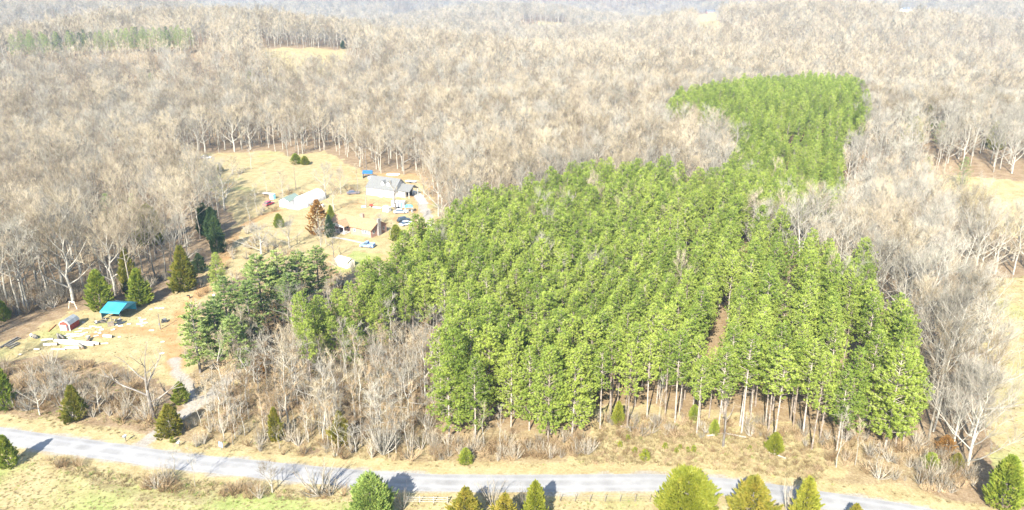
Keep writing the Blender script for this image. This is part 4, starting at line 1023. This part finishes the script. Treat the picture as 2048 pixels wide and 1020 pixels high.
# evergreens and lone trees of the photograph, one by one
C = by_photo
for key, lab, bx, by, ty, w in (
    ('wpine0', 'big white pine at lower left end of the white pine row, pale trunk foot showing', 401, 745, 603, 80), ('wpine1', 'white pine second from lower left end of the row', 440, 722, 598, 66),
    ('wpine2', 'white pine with crown low over the thicket, lower right of the row', 475, 752, 628, 70), ('wpine0', 'tall white pine in middle of the row beside the dirt track', 462, 690, 548, 84),
    ('wpine1', 'broad layered white pine standing highest in the row', 528, 655, 508, 84), ('wpine2', 'white pine behind the broad layered one', 505, 690, 560, 70),
    ('wpine0', 'white pine below the wide bare yard tree', 566, 640, 498, 72), ('wpine1', 'dark white pine near upper right end of the row', 603, 625, 500, 74), ('wpine2', 'white pine at upper right end of row by the storage shed', 640, 598, 490, 64),
    ('wpine1', 'small white pine under upper right end of the row', 585, 655, 545, 56)):
    C(key, 'white_pine', lab, 'white pine', bx, by, ty, w*1.28, 'white pines along the dirt track')
for i, (bx, by, ty) in enumerate(((622, 716, 608), (650, 702, 590), (684, 692, 575), (640, 738, 640), (700, 716, 600), (735, 702, 590), (672, 734, 630), (765, 706, 590), (712, 740, 640))):
    C('pine%d' % (i % 6) if False else 'edgepine%d' % (i % 2), 'pine_tree', 'outlying pine at the left tip of plantation near the storage shed' if by < 710 else 'outlying low pine at left tip of plantation over the thicket', 'pine', bx, by, ty, 62, 'pines of the plantation left tip')
for i, (bx, by, ty, w_) in enumerate(((520, 760, 712, 34), (545, 742, 700, 30), (1890, 905, 870, 40))):
    C('oak', 'oak_tree', ('orange leaved young oak lowest in the thicket below white pines', 'orange leaved young oak in the thicket close under white pines', 'orange leaved young oak near the huge pale bare tree')[i], 'oak', bx, by, ty, w_)
CED = 'cedars and conifers of the yards and roadside'
for key, nm, lab, bx, by, ty, w in (
    ('cedar0', 'cedar_tree', 'broad green cedar just behind the blue carport', 203, 618, 537, 62), ('cedar5', 'cedar_tree', 'green cedar at the wood edge right of the blue carport', 282, 608, 535, 56),
    ('cedar1', 'cedar_tree', 'bronze cedar with bare trunk foot beside the dirt track', 371, 580, 488, 60), ('cedar4', 'cedar_tree', 'olive cedar in the wood behind green cedar pair', 262, 585, 492, 44),
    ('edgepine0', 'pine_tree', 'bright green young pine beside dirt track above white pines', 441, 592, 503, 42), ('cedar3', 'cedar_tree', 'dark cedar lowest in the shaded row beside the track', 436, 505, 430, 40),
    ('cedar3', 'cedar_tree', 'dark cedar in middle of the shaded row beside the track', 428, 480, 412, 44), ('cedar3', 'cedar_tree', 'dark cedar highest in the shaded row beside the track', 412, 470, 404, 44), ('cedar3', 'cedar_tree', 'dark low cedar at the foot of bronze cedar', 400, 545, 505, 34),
    ('oak', 'oak_tree', 'bronze leaved oak tree between arched white hut and brick house', 638, 470, 397, 46), ('cedar3', 'cedar_tree', 'dark cedar behind the bronze leaved oak', 660, 474, 428, 26), ('cedar5', 'cedar_tree', 'small green cedar above the brick house roof', 662, 442, 409, 22),
    ('cedar0', 'cedar_tree', 'yellow green cedar in the pasture below the white sheds', 558, 454, 426, 26),
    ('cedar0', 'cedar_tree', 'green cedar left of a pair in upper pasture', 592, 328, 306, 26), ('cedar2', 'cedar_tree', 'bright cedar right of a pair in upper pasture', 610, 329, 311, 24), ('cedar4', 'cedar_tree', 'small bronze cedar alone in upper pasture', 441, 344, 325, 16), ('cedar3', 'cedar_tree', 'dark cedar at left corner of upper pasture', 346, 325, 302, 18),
    ('cedar1', 'cedar_tree', 'bronze cedar in roadside thicket at left', 153, 838, 768, 56), ('cedar0', 'cedar_tree', 'green cedar cut by left picture edge above the road', 12, 818, 727, 50), ('cedar4', 'cedar_tree', 'bronze green cedar at the gravel driveway mouth', 343, 868, 806, 66), ('cedar0', 'cedar_tree', 'dark green bush beneath the dead roadside tree', 362, 805, 762, 40),
    ('cedar0', 'cedar_tree', 'pointed green cedar on the near road side at left', 18, 933, 868, 46), ('bigshrub', 'evergreen_shrub', 'big dark green rounded evergreen in front of the road', 744, 1047, 948, 112), ('cedar4', 'cedar_tree', 'bronze cedar right end of the rail fence', 932, 1048, 972, 74), ('cedar4', 'cedar_tree', 'low bronze cedar between two bare bushes', 1010, 1058, 984, 66),
    ('cedar2', 'cedar_tree', 'yellow cedar left of the wire fence', 1070, 1050, 958, 62), ('bigcedar', 'cedar_tree', 'large bright yellow green round cedar in front of road', 1370, 1052, 934, 132), ('cedar4', 'cedar_tree', 'broad bronze cedar right of the large round cedar', 1498, 1062, 948, 118), ('cedar2', 'cedar_tree', 'yellow cedar beside grey bare bush near the road bend', 1606, 1056, 950, 72),
    ('cedar0', 'cedar_tree', 'green cedar in the corner beside the right field', 2003, 1012, 908, 88), ('cedar2', 'cedar_tree', 'small round yellow cedar at the plantation front', 1549, 904, 863, 42), ('cedar2', 'cedar_tree', 'bright cedar among front pine trunks', 1236, 848, 800, 30), ('cedar0', 'cedar_tree', 'low green cedar among front pine trunks', 1388, 838, 808, 28), ('cedar0', 'cedar_tree', 'small olive cedar left of leaning snag', 1428, 868, 838, 26),
    ('cedar4', 'cedar_tree', 'top of a bronze cedar at bottom edge by the road', 1708, 1048, 1006, 46), ('cedar0', 'cedar_tree', 'low green cedar left of front left pines', 932, 925, 895, 36), ('cedar4', 'cedar_tree', 'olive cedar left in the thicket by road', 553, 880, 812, 40), ('cedar4', 'cedar_tree', 'olive cedar behind the spreading pale tree', 682, 890, 820, 48), ('cedar0', 'cedar_tree', 'green bush at the foot of front right pines', 1860, 935, 905, 44),
    ('cedar4', 'cedar_tree', 'olive bush beneath the big pale tree at right', 1912, 935, 905, 34), ('cedar2', 'cedar_tree', 'round yellow green cedar alone in right wood', 1852, 342, 312, 26), ('cedar0', 'cedar_tree', 'dark green cedar by hedge beside brick house gable', 792, 480, 448, 34),
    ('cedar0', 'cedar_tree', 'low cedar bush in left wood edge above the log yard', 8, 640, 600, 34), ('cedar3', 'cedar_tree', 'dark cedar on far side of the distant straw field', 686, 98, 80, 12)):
    C(key, nm, lab, 'shrub' if nm == 'evergreen_shrub' else 'pine' if nm == 'pine_tree' else 'oak' if nm == 'oak_tree' else 'cedar', bx, by, ty, w, CED)
for i, (bx, by) in enumerate(((1290, 920), (1240, 893), (1270, 905), (1352, 905), (1375, 903), (1387, 903), (1360, 898), (1255, 880), (1500, 900), (1330, 897), (240, 845), (345, 885))):
    C('sapling', 'pine_sapling', 'tiny bright green pine seedling in the dry grass by road' if i else 'brightest tall pine seedling in the dry grass before the pines', 'sapling', bx, by, by-(23 if i == 0 else rnd.uniform(9, 14)), None, 'pine seedlings in the roadside grass')
LON = 'leafless trees standing singly'
for key, lab, bx, by, ty, w in (
    ('dead', 'big half dead oak with dark trunk and long pale limbs by the driveway', 307, 838, 678, 215), ('multi', 'huge pale many stemmed bare tree beside the right field', 1936, 930, 700, 230), ('multi', 'pale bare tree leaning over field, left of the huge pale one', 1905, 900, 690, 150),
    ('spreading', 'pale dome shaped spreading bare tree near the road', 766, 908, 812, 118), ('snag', 'twisted bare trunk with few limbs before the white house', 791, 421, 357, 34), ('wide1', 'bare yard tree with long shadow left of brick house chimney', 668, 424, 356, 52), ('dead', 'bare tree with pale trunk beside the storage shed', 668, 517, 452, 50),
    ('wide0', 'wide bare yard tree above the white pine row', 523, 512, 440, 96), ('wide2', 'bare tree in yard right of the wide bare tree', 579, 496, 425, 84), ('wide0', 'bare tree at upper pasture edge beside the white car', 398, 311, 228, 62), ('wide2', 'tall bare tree at pasture edge left of the cedar pair', 576, 313, 235, 50), ('slim0', 'pale bare tree right above the cedar pair', 597, 309, 225, 36),
    ('slim0', 'slender pale bare tree on near roadside bank', 391, 973, 893, 36), ('greybrush1', 'dark bare bushy tree on near bank leaning over the road', 640, 990, 908, 120), ('wide1', 'bare tree on near bank left of the dark bushy one', 545, 985, 915, 70), ('slim0', 'pale twin bare tree at near bank above brush', 350, 950, 895, 60),
    ('greybrush0', 'grey bare bush behind bronze cedar by the rail fence', 985, 1010, 948, 70), ('greybrush1', 'grey bare bush between yellow cedar and low bronze cedar', 1048, 1020, 962, 50), ('greybrush0', 'grey bare bush beside yellow cedar near the road bend', 1574, 1022, 946, 56), ('greybrush1', 'brown bare bush right of the big dark evergreen', 806, 1018, 966, 44),
    ('slim0', 'pale bare pole tree in front of the leftmost front pines', 1000, 908, 800, 30), ('slim2', 'thin leaning bare tree left of the front left pines', 968, 900, 795, 30), ('snag', 'leaning pale snag in front of plantation', 1446, 893, 780, 40), ('slim0', 'forked bare tree before front pines on right', 1672, 935, 812, 60), ('slim0', 'pale bare tree on the bank left of right pines', 1750, 955, 880, 50), ('slim2', 'bare tree at the front right corner of plantation', 1710, 930, 830, 44),
    ('slim0', 'tall bare tree standing inside plantation front', 1298, 650, 540, 36), ('slim0', 'thin bare tree between the front pine trunks', 1318, 846, 740, 30), ('wide0', 'pale bare tree in thicket hollow left of plantation', 850, 800, 640, 90), ('wide2', 'wide bare tree in thicket hollow farther left', 760, 805, 660, 90),
    ('wide1', 'bare tree in thicket below the white pine row', 590, 800, 640, 60), ('slim0', 'forked pale bare tree in middle of thicket', 640, 770, 670, 44), ('wide2', 'bare bushy tree in roadside thicket at far left', 80, 830, 740, 80), ('wide0', 'bare bushy tree in roadside thicket beside bronze cedar', 130, 800, 728, 76), ('wide1', 'bare tree between thicket cedar and dead oak', 200, 825, 750, 64)):
    C(key, 'bare_tree', lab, 'bare tree', bx, by, ty, w, LON)
# scattered conifers in the far woods
for i, (bx, by, ty) in enumerate(((1835, 152, 136), (1848, 153, 138), (1862, 154, 140), (1880, 160, 147), (1938, 176, 152), (1955, 177, 158), (1985, 178, 158), (2005, 176, 158), (1900, 178, 168), (1820, 250, 215), (1835, 262, 230), (1885, 270, 240), (1860, 235, 208), (1935, 330, 312), (2000, 260, 240), (470, 90, 76),
                              (700, 30, 22), (1070, 52, 42), (1062, 52, 44), (1082, 52, 44), (1788, 60, 40), (1835, 24, 12), (1842, 22, 10), (1850, 23, 12), (1798, 22, 10), (1830, 66, 52), (2040, 46, 30), (95, 30, 18), (40, 26, 16), (30, 28, 18), (112, 30, 18), (300, 160, 145), (1100, 170, 158), (1240, 108, 96), (5, 80, 62), (1905, 50, 38), (500, 150, 138), (265, 430, 385), (290, 450, 405), (210, 415, 385))):
    near = by > 200
    lab = ('green conifer among bare trees on the right slope' if bx > 1750 and by > 120 else 'dark far conifer at upper right near distant farm' if bx > 1700 else 'green conifer inside bare wood at left' if near else 'lone dark conifer in the far bare wood')
    hh = 13.0 if by > 120 else 17.0; p = at(bx, ty, hh); key = ('cedar0', 'farpine0', 'cedar2', 'farpine0')[i % 4] if by > 120 else 'farpine1'; k_ = hh/PROTO[key][2]
    plant(key, 'conifer', lab, 'conifer', p, (k_*(1.0 if key[0] == 'c' else 1.15), k_), None, 'conifers scattered through the bare woods', False); BUSY.append((p.x, p.y, 4.0)); BUSY.append((p.x*.985, p.y*.985, 4.0))
# the long far pine belt at upper left
BL = resample(BELTLINE, 5.0)
for i, q in enumerate(BL):
    for row in (0, 1):
        x, y = q[0]+rnd.uniform(-2, 2), q[1]+row*8+rnd.uniform(-2.5, 2.5); h = rnd.uniform(17, 22)/PROTO['farpine0'][2]
        plant('farpine%d' % (rnd.random() < .3), 'belt_pine', ('pine in near row of the long green belt far off at upper left' if row == 0 else 'pine in rear row of the long green belt far off at upper left'), 'pine', (x, y, float(hgt(x, y))), (h*1.0, h), None, 'pines of the far green belt', False)
for key, lab, bx, by, ty, w in (
    ('slim0', 'bare tree behind the long white panel', 534, 386, 335, 30), ('wide1', 'bare tree right of the pale blue cabinet', 566, 392, 335, 44), ('slim1', 'bare tree among brush behind the arched hut', 592, 378, 318, 36), ('wide0', 'tall bare tree behind right end of arched hut', 652, 392, 318, 60), ('wide2', 'bare tree between arched hut and white house', 682, 388, 322, 56), ('slim2', 'slim bare tree close left of the white house', 716, 378, 322, 34),
    ('slim0', 'bare tree at the near end of the red car', 513, 424, 362, 34), ('slim2', 'bare tree below the red car in brush', 500, 442, 385, 40), ('wide1', 'bushy bare tree in middle of upper pasture', 466, 348, 308, 44), ('greybrush0', 'grey bare bush beside the bushy tree in upper pasture', 480, 347, 326, 40), ('slim0', 'bare tree in upper pasture near right', 503, 338, 280, 30), ('wide2', 'wide bare tree above the storage shed', 642, 500, 440, 44),
    ('slim0', 'pale bare tree close to brick house porch', 652, 488, 432, 36), ('wide0', 'bare tree on the lawn right of the brick house chimney', 762, 448, 425, 40), ('slim2', 'bare tree at right end of the brick house', 783, 482, 440, 34), ('slim0', 'bare tree beside lane right of the parked cars', 838, 440, 375, 34), ('wide1', 'bare tree beside lane farther up by white house', 848, 395, 325, 50)):
    C(key, 'bare_tree', lab, 'bare tree', bx, by, ty, w, LON)
BUSY_A = np.array(BUSY)

# ------------------------------------------------------------------ the pine plantation: rows running away to the right
TH = math.radians(21); cs, sn = math.cos(TH), math.sin(TH)
pines = []
for k in range(-60, 160):
    for j in range(0, 420):
        across = k*4.0+rnd.gauss(0, .3); along = 60+j*2.8+rnd.gauss(0, .55)
        x = across*cs+along*sn; y = -across*sn+along*cs
        pines.append((x, y, k))
pa = np.array(pines); PX, PY = jit(pa[:, 0], pa[:, 1], .8, 9)
ina, inb = inside(PINES_A, PX, PY), inside(PINES_B, PX, PY)
sel = pa[ina | inb]; inb_s = inb[ina | inb]
keep = []
for (x, y, k), b in zip(sel, inb_s):
    k = int(k); right = x > 38+.12*(y-130)
    right = x > 34+.12*(y-130) if not b else xpix((x, y, 20)) > 1600
    if right and k % 3 == 0 and rnd.random() < (.45 if b else .78): continue
    if right and k % 3 != 0:
        sh = .55 if k % 3 == 1 else -.55; x -= sh*cs*.6; y += sh*sn*.6
    if rnd.random() < (.10 if right else .05): continue
    if float(vnoise(x, y, 13, 81)) > .72: continue
    keep.append((x, y))
for off in (0.0, 4.2):                                   # the tight front rows along the dry grass bank
    fl = resample(wpoly([(1192, 858), (1300, 853), (1440, 865), (1550, 878), (1620, 896), (1715, 903), (1808, 888)]), 3.7)
    for q in fl:
        x, y = q[0]+rnd.gauss(0, .5), q[1]+off+rnd.gauss(0, .7)
        if rnd.random() < .1: continue
        keep = [p for p in keep if math.hypot(p[0]-x, p[1]-y) > 2.3]+[(x, y)]
keep.sort(key=lambda p: math.hypot(*p))
def pine_spec(x, y):
    h = (17.2+1.8*float(vnoise(x, y, 30, 83))+rnd.gauss(0, 1.35))/17.0; return h, h*rnd.uniform(.85, 1.15)
NEAR = keep[:300]; REST = keep[300:]
for i, (x, y) in enumerate(NEAR):
    h, w = pine_spec(x, y); px_, py_ = xpix((x, y, 0)), ypix((x, y, 0))
    if py_ > 845 and 1180 < px_ < 1560: lab, grp = 'front row pine with long bare pale trunk standing over the dry grass strip', 'front row pines over the dry grass'
    elif px_ < 900 and py_ > 680: lab, grp = 'plantation pine at the left edge beside the bare thicket', 'pines at left edge of the plantation'
    elif px_ > 1700: lab, grp = 'tall plantation pine at the right corner beside pale bare trees', 'pines at right corner of the plantation'
    elif py_ > 830 and px_ < 1180: lab, grp = 'front pine with crown reaching low above the roadside brush', 'low crowned front pines'
    else:
        zone = ('left part' if px_ < 1000 else 'middle left part' if px_ < 1180 else 'centre' if px_ < 1360 else 'middle right part' if px_ < 1540 else 'right part')
        depth = 'just behind the front trees' if py_ > 790 else 'a few rows back' if py_ > 730 else 'deep inside'
        lab, grp = 'tall slim green pine in %s of the plantation, %s' % (zone, depth), 'pines inside the plantation'
    key = 'edgepine%d' % (i % 2) if (py_ > 835 and px_ < 1190 and rnd.random() < .85) or (px_ > 1690 and py_ > 850 and rnd.random() < .5) else 'pine%d' % rnd.randrange(6)
    plant(key, 'pine_tree', lab, 'pine', (x, y, float(hgt(x, y))), (w, h), None, grp)

# ------------------------------------------------------------------ instanced masses
def mass(name, keys, pts, label, kind='stuff'):
    """one object whose points carry copies of the given meshes (x, y, z, turn, width, height, which)"""
    pts = np.asarray(pts, float); me = bpy.data.meshes.new(name); me.vertices.add(len(pts)); me.vertices.foreach_set('co', pts[:, :3].astype(np.float32).ravel())
    def at_(n, ty, a, f):
        x = me.attributes.new(n, ty, 'POINT'); x.data.foreach_set(f, a)
    rot = np.zeros((len(pts), 3), np.float32); rot[:, 2] = pts[:, 3]; at_('turn', 'FLOAT_VECTOR', rot.ravel(), 'vector')
    s = np.stack([pts[:, 4], pts[:, 4], pts[:, 5]], -1).astype(np.float32); at_('size', 'FLOAT_VECTOR', s.ravel(), 'vector')
    at_('which', 'INT', pts[:, 6].astype(np.int32), 'value')
    o = link(name, me); tag(o, label, None, None, kind)
    col = bpy.data.collections.new(name+'_sources')
    for i, k in enumerate(keys):
        so = bpy.data.objects.new('%s_source_%02d' % (name, i), k if not isinstance(k, str) else PROTO[k+'_joined']); col.objects.link(so)
    ng = bpy.data.node_groups.new(name, 'GeometryNodeTree')
    ng.interface.new_socket(name='Geometry', in_out='INPUT', socket_type='NodeSocketGeometry'); ng.interface.new_socket(name='Geometry', in_out='OUTPUT', socket_type='NodeSocketGeometry')
    N = ng.nodes; L = ng.links; gi = N.new('NodeGroupInput'); go = N.new('NodeGroupOutput'); ip = N.new('GeometryNodeInstanceOnPoints'); ci = N.new('GeometryNodeCollectionInfo')
    ci.inputs['Collection'].default_value = col; ci.inputs['Separate Children'].default_value = True; ci.inputs['Reset Children'].default_value = True
    def na(n, ty):
        x = N.new('GeometryNodeInputNamedAttribute'); x.data_type = ty; x.inputs['Name'].default_value = n; return next(q for q in x.outputs if q.enabled and q.name == 'Attribute')
    L.new(gi.outputs[0], ip.inputs['Points']); L.new(ci.outputs[0], ip.inputs['Instance']); ip.inputs['Pick Instance'].default_value = True
    L.new(na('which', 'INT'), ip.inputs['Instance Index']); L.new(na('turn', 'FLOAT_VECTOR'), ip.inputs['Rotation']); L.new(na('size', 'FLOAT_VECTOR'), ip.inputs['Scale'])
    L.new(ip.outputs[0], go.inputs[0])
    md = o.modifiers.new('scatter', 'NODES'); md.node_group = ng
    return o

pts = []
for x, y in REST:
    h, w = pine_spec(x, y); pts.append((x, y, float(hgt(x, y)), rnd.random()*6.28, w, h, rnd.randrange(6)))
mass('pine_stand', ['pine%d' % k for k in range(6)], pts, 'dense green pine plantation stretching back from the front rows')

# bare hardwoods: jittered grid that widens with distance, kept out of open land and plantation
def wedge(sp, r0, r1, half):
    n = int(r1/sp)+2; gx_, gy_ = np.meshgrid(np.arange(-n, n)*sp, np.arange(0, n)*sp)
    x = gx_.ravel()+nrs.uniform(-.45, .45, gx_.size)*sp; y = gy_.ravel()+nrs.uniform(-.45, .45, gx_.size)*sp; d = np.hypot(x, y)
    k = (d >= r0) & (d < r1) & (np.abs(np.arctan2(x, y)) < half)
    return x[k], y[k]
def wooded(X, Y):
    JX, JY = edge_jit(X, Y)
    m = ~open_land(JX, JY) & ~open_land(X, Y) & ~inside(PINES_A, X, Y) & ~inside(PINES_B, X, Y)
    m &= (Y > road_side(X, Y)+6.5) & ~inside(HEDGE_N, X, Y) & ~inside(LOWZONE, X, Y) & ~inside(LOWZONE2, X, Y) & ~inside(LOWZONE3, X, Y) & ~inside(LOWZONE4, X, Y) & ~inside(NECKZONE, X, Y) & ~inside(EDGEZONE, X, Y) & ~inside(FRONT, X, Y)
    for l, g in ((DRIVE, 2.5), (DRIVE2, 2.0), (TRACK, 2.5), (LANE, 2.5)): m &= dist_line(l, X, Y) > g
    m &= (dist_line(BELTLINE, X, Y) > 16) & (dist_line(BELTLINE*.975, X, Y) > 20)
    return m
def clear_of_busy(X, Y, f=1.0):
    ok = np.ones(len(X), bool)
    for bx, by, br in BUSY_A: ok &= np.hypot(X-bx, Y-by) > br*f
    return ok
trees = []
for sp, r0, r1, half in ((6.0, 95, 330, .80), (6.8, 330, 620, .74), (7.0, 620, 1200, .70), (9.6, 1200, 2400, .66), (16.0, 2400, 4700, .64)):
    x, y = wedge(sp, r0, r1, half); k = wooded(x, y)
    if r0 < 1300: k &= clear_of_busy(x, y)
    x, y = x[k], y[k]; th = inside(THICKET, x, y) if r0 < 300 else np.zeros(len(x), bool)
    hh = 1+.16*vnoise(x, y, 60, 91)+.10*nrs.normal(size=len(x)); hh = np.clip(hh, .6, 1.35)*np.where(np.hypot(x, y) > 2400, 1.15, 1.0)
    ww = hh*nrs.uniform(.85, 1.2, len(x))*(1.0 if sp < 6 else 1.05 if sp < 6.9 else 1.12 if sp < 9 else 1.4 if sp < 15 else 2.0)
    z = hgt(x, y)
    for i in range(len(x)):
        trees.append((x[i], y[i], z[i], nrs.uniform(0, 6.28), ww[i], hh[i], r0, th[i]))
for i in range(34):
    q = rnd.choice(REST[:900]); trees.append((q[0]+rnd.uniform(-2, 2), q[1]+rnd.uniform(-2, 2), float(hgt(q[0], q[1])), rnd.random()*6.28, rnd.uniform(.6, .9), rnd.uniform(.85, 1.05), 95, False))
trees.sort(key=lambda t: math.hypot(t[0], t[1]))
single = []; rest_near, rest_far = [], []
BN = ['bare0', 'bare1', 'bare2', 'bare3', 'bare4', 'bare5', 'slim0', 'slim1', 'slim2', 'wide0', 'wide1']
for t in trees:
    x, y, z, a, w, h, r0, th = t
    px_, py_ = xpix((x, y, z+h*9)), ypix((x, y, z+h*9)); d = math.hypot(x, y)
    infr = -30 < px_ < 2078 and py_ < 1060
    if th:
        which = rnd.choice((6, 7, 8, 6, 8, 4)); h = h*rnd.uniform(.6, 1.1)*(.7 if which == 4 else 1)
    else:
        which = rnd.choice((0, 1, 2, 3, 4, 5, 0, 2, 3, 9, 10) if px_ < 1400 else (0, 1, 3, 4, 4, 9, 9, 10, 1, 2))
        if which >= 9: h *= 1.1
    if r0 < 600:
        if infr and len(single) < 235: single.append((x, y, z, a, w, h, which, th, px_))
        else: rest_near.append((x, y, z, a, w, h, which))
    else: rest_far.append((x, y, z, a, w, h, rnd.randrange(4)))
x, y = (lambda n: (nrs.uniform(THICKET[:, 0].min(), THICKET[:, 0].max(), n), nrs.uniform(THICKET[:, 1].min(), THICKET[:, 1].max(), n)))(430)
k = inside(THICKET, x, y) & clear_of_busy(x, y, .8) & (dist_line(ROAD, x, y) > 6) & (dist_line(DRIVE, x, y) > 2.5)
for a_, b_ in zip(x[k], y[k]): rest_near.append((a_, b_, float(hgt(a_, b_)), rnd.random()*6.28, rnd.uniform(.5, .9), rnd.uniform(.35, .85), rnd.choice((6, 7, 7, 8))))
for x, y, z, a, w, h, which, th, px_ in single:
    if th: lab, g = 'slender leafless sapling in the brushy thicket between driveway and pines', 'saplings of the roadside thicket'
    elif px_ > 1500:
        py_ = ypix((x, y, z)); lab = 'pale leafless hardwood ' + ('at the plantation right edge' if px_ < 1800 and py_ > 560 else 'beside the right green field' if py_ > 600 else 'between the plantation and the upper straw field' if px_ > 1780 else 'in wood behind right end of the plantation'); g = 'bare hardwoods right of the plantation'
    elif px_ < 480:
        py_ = ypix((x, y, z)); lab = 'grey leafless hardwood ' + ('on the wood edge behind red barn' if py_ > 610 and px_ < 190 else 'close behind the blue carport cedars' if py_ > 560 and px_ >= 190 else 'beside the shaded dark cedar row' if px_ > 330 else 'deep in the left wood above the log yard'); g = 'bare hardwoods left of the yard'
    else: lab, g = 'leafless hardwood at the wood edge near the houses', 'bare hardwoods around the houses'
    plant(BN[which], 'bare_tree', lab, 'bare tree', (x, y, z), (w, h), a, g)
mass('bare_wood', BN, rest_near, 'leafless grey hardwood forest around plantation and clearing')
mass('far_bare_wood', ['farbare%d' % k for k in range(4)], rest_far, 'leafless hardwood forest covering the far hills')

# brush, tussocks and seedlings nobody could count
def scatter(poly, n, f=None):
    lo, hi = poly.min(0), poly.max(0); x = nrs.uniform(lo[0], hi[0], n); y = nrs.uniform(lo[1], hi[1], n); k = inside(poly, x, y) & (dist_line(ROAD, x, y) > 4.2)
    for l, g in ((DRIVE, 2.0), (DRIVE2, 1.6)): k &= dist_line(l, x, y) > g
    if f is not None: k &= f(x, y)
    return x[k], y[k]
br = []
def add_brush(poly, n, s0, s1, kinds, f=None):
    x, y = scatter(poly, n, f)
    for a, b in zip(x, y):
        s = rnd.uniform(s0, s1); br.append((a, b, float(hgt(a, b)), rnd.random()*6.28, s*rnd.uniform(.8, 1.3), s, rnd.choice(kinds)))
add_brush(LOWZONE, 500, .4, 1.0, (0, 1, 3, 4)); add_brush(HEDGE_N, 430, .5, 1.25, (0, 1, 3, 4, 2)); add_brush(HEDGE_S, 820, .35, .95, (0, 1, 2, 3, 0), lambda x, y: vnoise(x, y, 7, 66) > -.15); add_brush(THICKET, 1000, .4, 1.15, (0, 1, 2, 2, 3, 4)); add_brush(SHADE_E, 230, .3, 1.0, (0, 1, 2, 2, 3, 4))
front = wpoly([(870, 880), (960, 890), (1190, 880), (1180, 912), (1000, 925), (860, 922)]); add_brush(front, 260, .4, .9, (0, 1, 2, 4))
add_brush(wpoly([(1190, 872), (1190, 835), (1400, 830), (1560, 850), (1800, 860), (1840, 890), (1600, 905), (1560, 884)]), 330, .3, .8, (0, 1, 2, 4)); add_brush(STRIP, 260, .25, .5, (0, 1, 2)); mid = wpoly([(480, 470), (520, 400), (560, 380), (660, 380), (720, 372), (720, 392), (650, 392), (600, 395), (560, 405), (540, 470), (520, 500)]); add_brush(mid, 130, .5, 1.1, (0, 1, 2, 3))
add_brush(wpoly([(1880, 560), (1990, 560), (1990, 850), (1880, 880)]), 420, .5, 1.2, (0, 3, 4, 4))
edge = wpoly([(0, 640), (100, 620), (200, 600), (330, 590), (340, 560), (150, 560), (0, 590)]); add_brush(edge, 420, .5, 1.2, (0, 1, 3, 4), lambda x, y: wooded(x, y))
add_brush(wpoly([(330, 300), (600, 280), (860, 320), (860, 300), (600, 260), (330, 280)]), 300, .6, 1.3, (0, 1, 3, 4), lambda x, y: wooded(x, y))
mass('undergrowth', ['brush0', 'brush1', 'brush2', 'greybrush0', 'greybrush1'], br, 'brown and grey leafless brush under the trees and along the road')
TU = [make_tussock(500+k).mesh('tussock', ['dry_grass']) for k in range(3)]+[make_tussock(510, .4, 18, .4).mesh('weed', ['green_weed'])]
gs = []
def add_grass(poly, n, s0, s1, pg=.06, f=None):
    x, y = scatter(poly, n, f)
    for a, b in zip(x, y): gs.append((a, b, float(hgt(a, b)), rnd.random()*6.28, rnd.uniform(s0, s1)*1.2, rnd.uniform(s0, s1), 3 if rnd.random() < pg else rnd.randrange(3)))
add_grass(STRIP, 2600, .4, 1.1, .04); add_grass(wpoly([(1190, 880), (1190, 845), (1400, 845), (1560, 860), (1640, 880), (1640, 915), (1560, 890)]), 1500, .5, 1.2, .04)
verge_n = wpoly([(-60, 800), (330, 880), (700, 925), (1000, 930), (1300, 925), (1560, 945), (1800, 985), (1950, 1010), (2100, 1060), (1850, 1040), (1560, 985), (1300, 945), (1000, 950), (700, 945), (300, 892), (-60, 850)])
add_grass(verge_n, 9000, .3, .9, .05)
verge_s = wpoly([(-60, 900), (300, 935), (700, 980), (1300, 985), (1460, 992), (1640, 1022), (1800, 1060), (1300, 1075), (700, 1075), (-60, 1075)])
add_grass(verge_s, 9000, .2, .6, .3); add_grass(THICKET, 3500, .4, 1.1, .05); add_grass(HEDGE_S, 1500, .5, 1.2, .1); add_grass(HEDGE_N, 1500, .5, 1.1, .1); add_grass(YARD, 3000, .2, .5, .1); add_grass(FIELD_E, 4500, .3, .8, .25)
mass('grass', TU, gs, 'dry yellow grass tussocks with a few green weeds on verges and fields')

# ------------------------------------------------------------------ air between the camera and the far hills
hz = MB(); hz.box((0, 3000, 40), (10600, 7400, 240)); ho = hz.build('haze', 'white_paint'); ho.data.materials.clear()
hm = bpy.data.materials.new('air'); hm.use_nodes = True; hn = hm.node_tree.nodes; hm.node_tree.links.clear()
for n in list(hn):
    if n.type == 'BSDF_PRINCIPLED': hn.remove(n)
pv = hn.new('ShaderNodeVolumePrincipled'); pv.inputs['Color'].default_value = (.34, .62, 1.0, 1); pv.inputs['Density'].default_value = .0001; pv.inputs['Anisotropy'].default_value = .2
hm.node_tree.links.new(pv.outputs[0], next(n for n in hn if n.type == 'OUTPUT_MATERIAL').inputs['Volume']); ho.data.materials.append(hm); tag(ho, 'thin winter haze over the far woods', None, None, 'stuff')
# tell the front row pines apart by their order along the dry grass
WORD = ('first', 'second', 'third', 'fourth', 'fifth', 'sixth', 'seventh', 'eighth', 'ninth', 'tenth', 'eleventh', 'twelfth', 'thirteenth', 'fourteenth', 'fifteenth', 'sixteenth')
for grp, txt in (('front row pines over the dry grass', '%s from the left of pines with bare trunks over the dry grass'), ('low crowned front pines', '%s from the left of low crowned front pines above roadside brush'), ('white pines along the dirt track', None)):
    mem = sorted([o for o in SC.objects if o.parent is None and o.get('group') == grp], key=lambda o: xpix(o.location))
    if txt:
        for i, o in enumerate(mem[:16]): o['label'] = txt % WORD[i]
